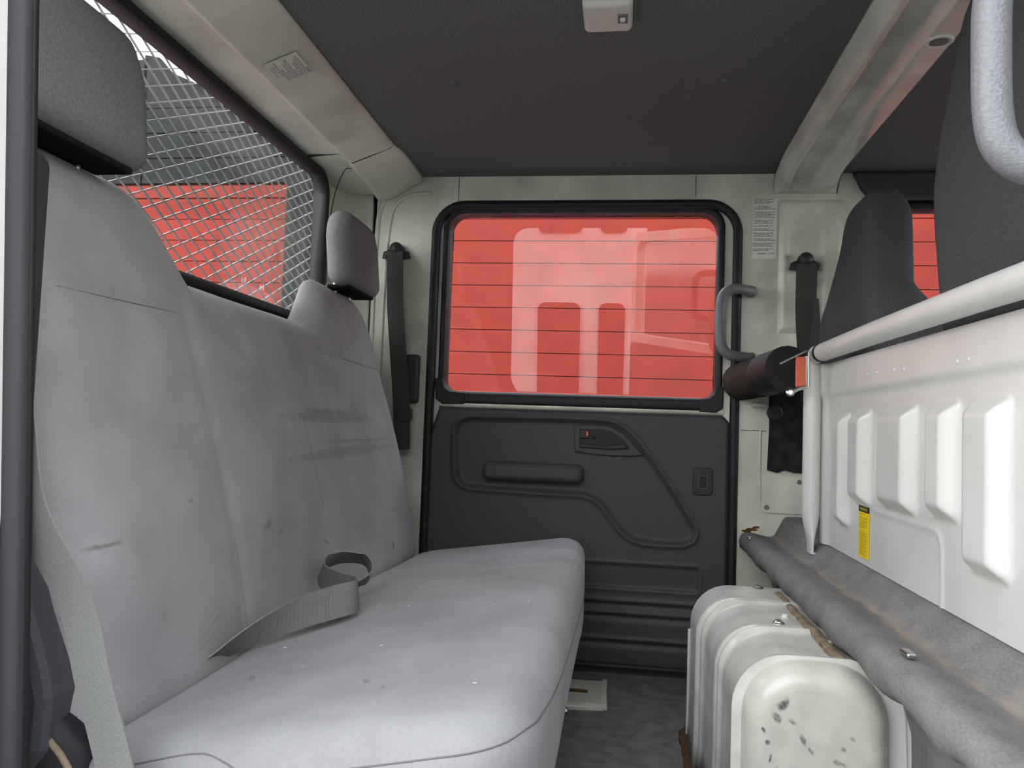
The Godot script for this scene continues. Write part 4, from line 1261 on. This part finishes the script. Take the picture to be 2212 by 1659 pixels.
	part(c, "sealant", relief(70, 3, func(u: float, v: float):
		var z := lerpf(0.60, 1.066, u)
		return Vector3(0.318 + 0.016 * v + 0.005 * n.get_noise_2d(z * 1.5, 1.0), 0.3775 + 0.003 * sin(v * PI) + 0.002 * n.get_noise_2d(z * 2.0, 5.0), z), Vector3(0, -0.008, 0)), "tan_dirt", "tan edge of old glue beside the carpet")
	part(c, "left_bead", tube([Vector3(0.1545, 0.06, 0.545), Vector3(0.1545, 0.28, 0.545)], 0.004, 8), "hump_paint")

	var a := thing("anchor_plate", "cream metal anchor plate on the floor by the bench", "plate")
	part(a, "plate", extrude(PackedVector2Array([Vector2(-0.132, 0.163), Vector2(-0.03, 0.155), Vector2(-0.024, 0.17), Vector2(-0.018, 0.345), Vector2(-0.03, 0.353), Vector2(-0.135, 0.365)]), Vector3(0, 0.031, 0), Vector3.RIGHT, Vector3.BACK, 0.008, -0.004, 0.002), "cream_paint")
	part(a, "lip", box(Vector3(-0.135, 0.03, 0.34), Vector3(-0.02, 0.042, 0.355)), "cream_paint")
	part(a, "lip", box(Vector3(-0.034, 0.03, 0.16), Vector3(-0.022, 0.040, 0.35)), "cream_paint")
	part(a, "rust_spot", box(Vector3(-0.12, 0.034, 0.24), Vector3(-0.07, 0.0362, 0.262)), "rust")
	part(a, "screw", screw(Vector3(-0.115, 0.034, 0.395), Vector3.UP, 0.006), "steel")

# ------------------------------------------------------------------ front seats
func build_front_seats():
	var f := thing("front_seat", "dark grey front bucket seat beside the far front window", "seat", "front seats")
	var far := func(p: Vector3) -> float:
		var w := lerpf(0.225, 0.115, smoothstep(0.93, 1.26, p.y))
		var lean := 0.10 * (p.y - 1.0)
		var x: float = p.x - 0.553 + lean - 0.10 * smoothstep(0.95, 1.25, p.y) * 0.5
		var d := smax(absf(x) - 0.052, absf(p.z - 0.36) - w, 0.05)
		d = smax(d, (p.y - 1.285) * 0.8, 0.07)
		var low := smax(smax(absf(p.x - 0.600) - 0.095, absf(p.z - 0.345) - 0.245, 0.07), (p.y - 1.035 + 0.9 * maxf(0.0, p.x - 0.59)) * 0.74, 0.05)
		d = smin(d, low, 0.02)
		return smax(d, 0.44 - p.y, 0.02)
	part(f, "backrest", nets(Vector3(0.465, 0.42, 0.06), Vector3(0.78, 1.32, 0.64), 0.0145, far), "front_cloth")
	part(f, "seat_cushion", rbox(Vector3(0.93, 0.50, 0.345), Vector3(0.50, 0.16, 0.47), 0.06, 4), "front_cloth")
	var g := thing("front_seat", "tall dark grey front seat nearest the doorway, top out of view", "seat", "front seats")
	var near := func(p: Vector3) -> float:
		var w := lerpf(0.305, 0.13, smoothstep(1.08, 1.44, p.y)) - 0.02 * smoothstep(1.05, 0.8, p.y)
		var x: float = p.x - 0.566 + 0.05 * (p.y - 1.0)
		var d := smax(absf(x) - 0.062, absf(p.z - 1.20) - w, 0.05)
		d = smax(d, p.y - 1.40, 0.08)
		return smax(d, 0.44 - p.y, 0.02)
	part(g, "backrest", nets(Vector3(0.44, 0.42, 0.84), Vector3(0.72, 1.43, 1.53), 0.016, near), "front_cloth")
	part(g, "seat_cushion", rbox(Vector3(0.93, 0.50, 1.22), Vector3(0.50, 0.16, 0.52), 0.06, 4), "front_cloth")

# ------------------------------------------------------------------ belts, handles, pads on the pillars
func belt_guide(parent: Node3D, at: Vector3):
	part(parent, "guide_bracket", tube([at + Vector3(-0.031, -0.012, 0.016), at + Vector3(-0.030, 0.0, 0.018), at + Vector3(-0.012, 0.006, 0.02), at + Vector3(0.012, 0.006, 0.02), at + Vector3(0.030, 0.0, 0.018), at + Vector3(0.031, -0.012, 0.016)], 0.0135, 12), "dark_plastic", "dark plastic belt guide")
	part(parent, "guide_bolt", lathe(at + Vector3(0, 0.018, 0.0), Vector3.BACK, [[0.020, 0.0], [0.020, 0.028], [0.015, 0.036], [0.0001, 0.039]], 18), "dark_plastic")

func build_pillar_items():
	var b := thing("seat_belt", "dark seat belt hanging behind the far end of the bench", "seat belt", "seat belts")
	belt_guide(b, Vector3(-0.692, 1.205, 0.0))
	part(b, "strap", ribbon(curve([Vector3(-0.692, 1.21, 0.034), Vector3(-0.690, 1.18, 0.036), Vector3(-0.684, 1.05, 0.035), Vector3(-0.668, 0.90, 0.034), Vector3(-0.652, 0.75, 0.034), Vector3(-0.640, 0.62, 0.05)], 0.03), filled(Vector3(1, 0.1, 0.12), 40), 0.052), "dark_strap")
	part(b, "retractor_cover", rbox(Vector3(-0.628, 0.832, 0.012), Vector3(0.042, 0.146, 0.028), 0.010, 4), "dark_plastic", "dark plastic retractor cover")
	part(b, "tongue", extrude(rrect(Vector2(-0.662, 0.702), Vector2(-0.616, 0.746), 0.012), Vector3(0, 0, 0.036), Vector3.RIGHT, Vector3.UP, 0.0, 0.010, 0.003), "dark_plastic")
	var c := thing("seat_belt", "dark seat belt on the middle pillar behind the front seat", "seat belt", "seat belts")
	belt_guide(c, Vector3(0.494, 1.178, 0.006))
	part(c, "strap", ribbon(curve([Vector3(0.494, 1.18, 0.040), Vector3(0.494, 1.15, 0.042), Vector3(0.494, 1.05, 0.040), Vector3(0.500, 0.95, 0.04), Vector3(0.512, 0.80, 0.05), Vector3(0.52, 0.62, 0.06)], 0.03), filled(Vector3(1, 0, 0.05), 40), 0.056), "dark_strap")
	part(c, "strap_fold", ribbon([Vector3(0.512, 1.08, 0.043), Vector3(0.516, 1.02, 0.048), Vector3(0.515, 0.95, 0.056), Vector3(0.53, 0.80, 0.07)], filled(Vector3(0.5, 0, 0.8), 4), 0.04), "dark_strap")

	# belt hanging down by the near end of the bench
	var d := thing("seat_belt", "pale grey seat belt in front of the near end of the bench", "seat belt", "seat belts")
	var dp := curve([Vector3(-0.625, 0.80, 1.583), Vector3(-0.607, 0.69, 1.580), Vector3(-0.590, 0.60, 1.576), Vector3(-0.538, 0.508, 1.568), Vector3(-0.512, 0.429, 1.568), Vector3(-0.484, 0.350, 1.568), Vector3(-0.455, 0.25, 1.57), Vector3(-0.44, 0.14, 1.57), Vector3(-0.44, 0.045, 1.568)], 0.02)
	part(d, "strap", ribbon(dp, filled(Vector3(1, 0.05, 0.16), dp.size()), 0.046, 0.002), "strap")
	# lap belt coiled on the cushion
	var e := thing("lap_belt", "grey lap belt curled on the middle of the cushion", "seat belt", "seat belts")
	var pts := [Vector3(-0.572, 0.352, 1.262), Vector3(-0.528, 0.382, 1.205), Vector3(-0.485, 0.402, 1.135), Vector3(-0.448, 0.410, 1.075), Vector3(-0.428, 0.412, 1.035), Vector3(-0.438, 0.413, 1.0), Vector3(-0.478, 0.414, 0.970), Vector3(-0.522, 0.420, 0.935), Vector3(-0.540, 0.432, 0.885), Vector3(-0.520, 0.440, 0.845), Vector3(-0.480, 0.435, 0.835), Vector3(-0.462, 0.412, 0.865), Vector3(-0.49, 0.392, 0.91)]
	var ups := [Vector3(0.75, 0.6, 0.2), Vector3(0.4, 0.8, 0.1), Vector3(-0.1, 1, 0), Vector3(-0.2, 1, 0), Vector3(-0.2, 1, 0), Vector3(-0.1, 1, 0.1), Vector3(0, 1, 0.3), Vector3(0.2, 1, 0.5), Vector3(0.5, 0.7, 0.6), Vector3(0.4, 0.4, 1), Vector3(0.2, 0.3, 1), Vector3(0.2, 0.3, 1), Vector3(0.3, 0.3, 1)]
	var cp := curve(pts, 0.008)
	var cu := curve(ups, 0.008)
	var acr := []
	for i in cp.size(): acr.append(cu[int(float(i) / (cp.size() - 1) * (cu.size() - 1))])
	part(e, "strap", ribbon(cp, acr, 0.052, 0.0022), "strap")

	# grab handles
	var h := thing("grab_handle", "grey grab handle on the far pillar beside the window", "grab handle", "grab handles")
	part(h, "grip", tube(curve([Vector3(0.352, 1.106, 0.022), Vector3(0.325, 1.107, 0.040), Vector3(0.292, 1.106, 0.052), Vector3(0.270, 1.090, 0.055), Vector3(0.2615, 1.055, 0.056), Vector3(0.2605, 1.010, 0.056), Vector3(0.2625, 0.965, 0.056), Vector3(0.271, 0.936, 0.055), Vector3(0.292, 0.920, 0.052), Vector3(0.325, 0.917, 0.040), Vector3(0.352, 0.917, 0.022)], 0.01), 0.0145, 14), "handle_plastic")
	for y in [1.106, 0.917]:
		part(h, "end_cap", rbox(Vector3(0.350, y, 0.014), Vector3(0.028, 0.031, 0.030), 0.010), "handle_plastic")
	var k := thing("grab_handle", "pale dimpled grab handle at the top right by the doorway", "grab handle", "grab handles")
	part(k, "grip", tube(curve([Vector3(0.442, 1.165, 1.580), Vector3(0.385, 1.166, 1.560), Vector3(0.352, 1.160, 1.548), Vector3(0.332, 1.140, 1.545), Vector3(0.3255, 1.105, 1.544), Vector3(0.3245, 1.06, 1.544), Vector3(0.326, 1.00, 1.544), Vector3(0.334, 0.968, 1.545), Vector3(0.354, 0.950, 1.548), Vector3(0.386, 0.946, 1.560), Vector3(0.442, 0.947, 1.580)], 0.01), 0.0165, 18), "handle_plastic")
	for y in [1.165, 0.947]:
		part(k, "end_cap", rbox(Vector3(0.452, y, 1.588), Vector3(0.036, 0.036, 0.034), 0.012), "handle_plastic")
	part(k, "screw", screw(Vector3(0.372, 0.931, 1.555), Vector3(0, -1, 0), 0.004), "screw")

	var p := thing("pillar_pad", "dark carpet pad on the lower middle pillar", "pad")
	part(p, "pad", extrude(PackedVector2Array([Vector2(0.404, 0.604), Vector2(0.43, 0.598), Vector2(0.45, 0.606), Vector2(0.475, 0.600), Vector2(0.56, 0.60), Vector2(0.56, 0.86), Vector2(0.405, 0.86), Vector2(0.408, 0.72)]), Vector3.ZERO, Vector3.RIGHT, Vector3.UP, 0.0, 0.014, 0.004), "dark_carpet")
	part(p, "pad_button", lathe(Vector3(0.420, 0.765, 0.013), Vector3.BACK, [[0.022, 0.0], [0.022, 0.002], [0.016, 0.004], [0.0001, 0.003]], 16), "dark_plastic")
	var q := thing("access_plate", "cream access plate with two screws low on the pillar", "plate")
	part(q, "plate", extrude(rrect(Vector2(0.394, 0.484), Vector2(0.58, 0.588), 0.008), Vector3.ZERO, Vector3.RIGHT, Vector3.UP, 0.0, 0.004, 0.0015), "cream_paint")
	for s in [Vector2(0.405, 0.500), Vector2(0.492, 0.574)]:
		part(q, "screw", screw(Vector3(s.x, s.y, 0.004), Vector3.BACK, 0.005), "screw")

func filled(v: Vector3, n: int) -> Array:
	var a := []
	for i in 200: a.append(v)
	return a

# ------------------------------------------------------------------ labels
func print_label(w: int, h: int, paper: Color, ink: Color, rows: Array) -> ImageTexture:
	# rows: [y, height, left, right, gaps]: bars of tiny illegible print
	var im := Image.create(w, h, false, Image.FORMAT_RGB8)
	im.fill(paper)
	var r := RandomNumberGenerator.new()
	r.seed = 3
	for row in rows:
		var x: int = row[2]
		while x < row[3]:
			var l := r.randi_range(3, 12)
			var b := mini(x + l, row[3])
			for xx in range(x, b):
				for yy in range(row[0], row[0] + row[1]):
					if r.randf() < 0.78: im.set_pixel(xx, yy, paper.lerp(ink, r.randf_range(0.6, 1.0)))
			x = b + r.randi_range(1, 3)
	return ImageTexture.create_from_image(im)

func sticker(called: String, label: String, tex: Texture2D, o: Vector3, u: Vector3, v: Vector3, size: Vector2, rough := 0.6):
	# a thin sheet with its print on the front
	var t := thing(called, label, "label")
	var nrm := u.cross(v).normalized() * 0.0006
	var vs := PackedVector3Array()
	var uv := PackedVector2Array()
	for k in 2:
		for c in [Vector2(0, 0), Vector2(1, 0), Vector2(1, 1), Vector2(0, 1)]:
			vs.append(o + u * c.x * size.x + v * c.y * size.y + nrm * (1.0 if k == 0 else -1.0))
			uv.append(Vector2(c.x, 1.0 - c.y))
	var idx := PackedInt32Array()
	quad(idx, 0, 3, 2, 1)
	quad(idx, 4, 5, 6, 7)
	for i in 4:
		var j := (i + 1) % 4
		quad(idx, i, j, 4 + j, 4 + i)
	var m := mat("print_" + t.name, Color.WHITE, rough, 0.0, 0.3)
	m.albedo_texture = tex
	part(t, "sheet", commit(vs, idx, false, Vector3.ZERO, uv), "print_" + t.name)

func build_small_things():
	var cream := lin(0.64, 0.63, 0.57)
	var ink := lin(0.05, 0.05, 0.05)
	var rows := []
	var y := 4
	for g in [[4, 5], [3, 1], [5, 3], [3, 3], [1, 1], [2, 2], [3, 3], [2, 3], [3, 2], [2, 2]]:
		for k in g[0]:
			rows.append([y, 4, 4 if g[1] != 3 or k % 2 == 0 else 14, 76 + (y * 37) % 40])
			y += 7
		y += 8
	y = mini(y, 298)
	rows.append([y, 7, 26, 70])
	rows.append([y, 4, 80, 112])
	sticker("emission_label", "white label of small black print on the middle pillar", print_label(120, 310, lin(0.64, 0.64, 0.59), ink, rows), Vector3(0.352, 1.203, 0.0012), Vector3.RIGHT, Vector3.UP, Vector2(0.068, 0.176))
	rows = []
	y = 4
	for k in 15:
		if k == 0: rows.append([y, 7, 4, 44])
		elif k == 5 or k == 9: rows.append([y, 4, 4, 60])
		elif k > 11: rows.append([y, 4, 30 + (k * 31) % 60, 120])
		else: rows.append([y, 5, 4, 84 + (k * 53) % 66])
		y += 9
	# printed straight on the roof rail, lines running along the rail
	var a := Vector3(-0.660, 1.4285, 0.86)
	var slope := Vector3(-0.095, -0.035, 0).normalized()
	sticker("rail_label", "faint printed label on the rail over the back window", print_label(150, 142, lin(0.57, 0.556, 0.475), lin(0.09, 0.09, 0.085), rows), a + slope * 0.075 + Vector3(0.0007, -0.0014, -0.09), Vector3(0, 0, 1), -slope, Vector2(0.085, 0.072))
	rows = [[4, 12, 8, 56]]
	y = 28
	for k in 22:
		if k != 8 and k != 1: rows.append([y, 3, 5, 40 + (k * 29) % 20])
		y += 7
	var im := print_label(64, 190, lin(0.70, 0.52, 0.012), lin(0.10, 0.08, 0.02), rows).get_image()
	im.fill_rect(Rect2i(0, 0, 64, 22), lin(0.025, 0.025, 0.025))
	for xx in range(8, 56):
		for yy in range(6, 16):
			if (xx * 7 + yy * 3) % 5 != 0: im.set_pixel(xx, yy, lin(0.38, 0.29, 0.03))
	sticker("warning_label", "yellow warning label with black header on the white partition", ImageTexture.create_from_image(im), Vector3(0.4605, 0.474, 0.675), Vector3(0, 0, 1), Vector3.UP, Vector2(0.062, 0.098))
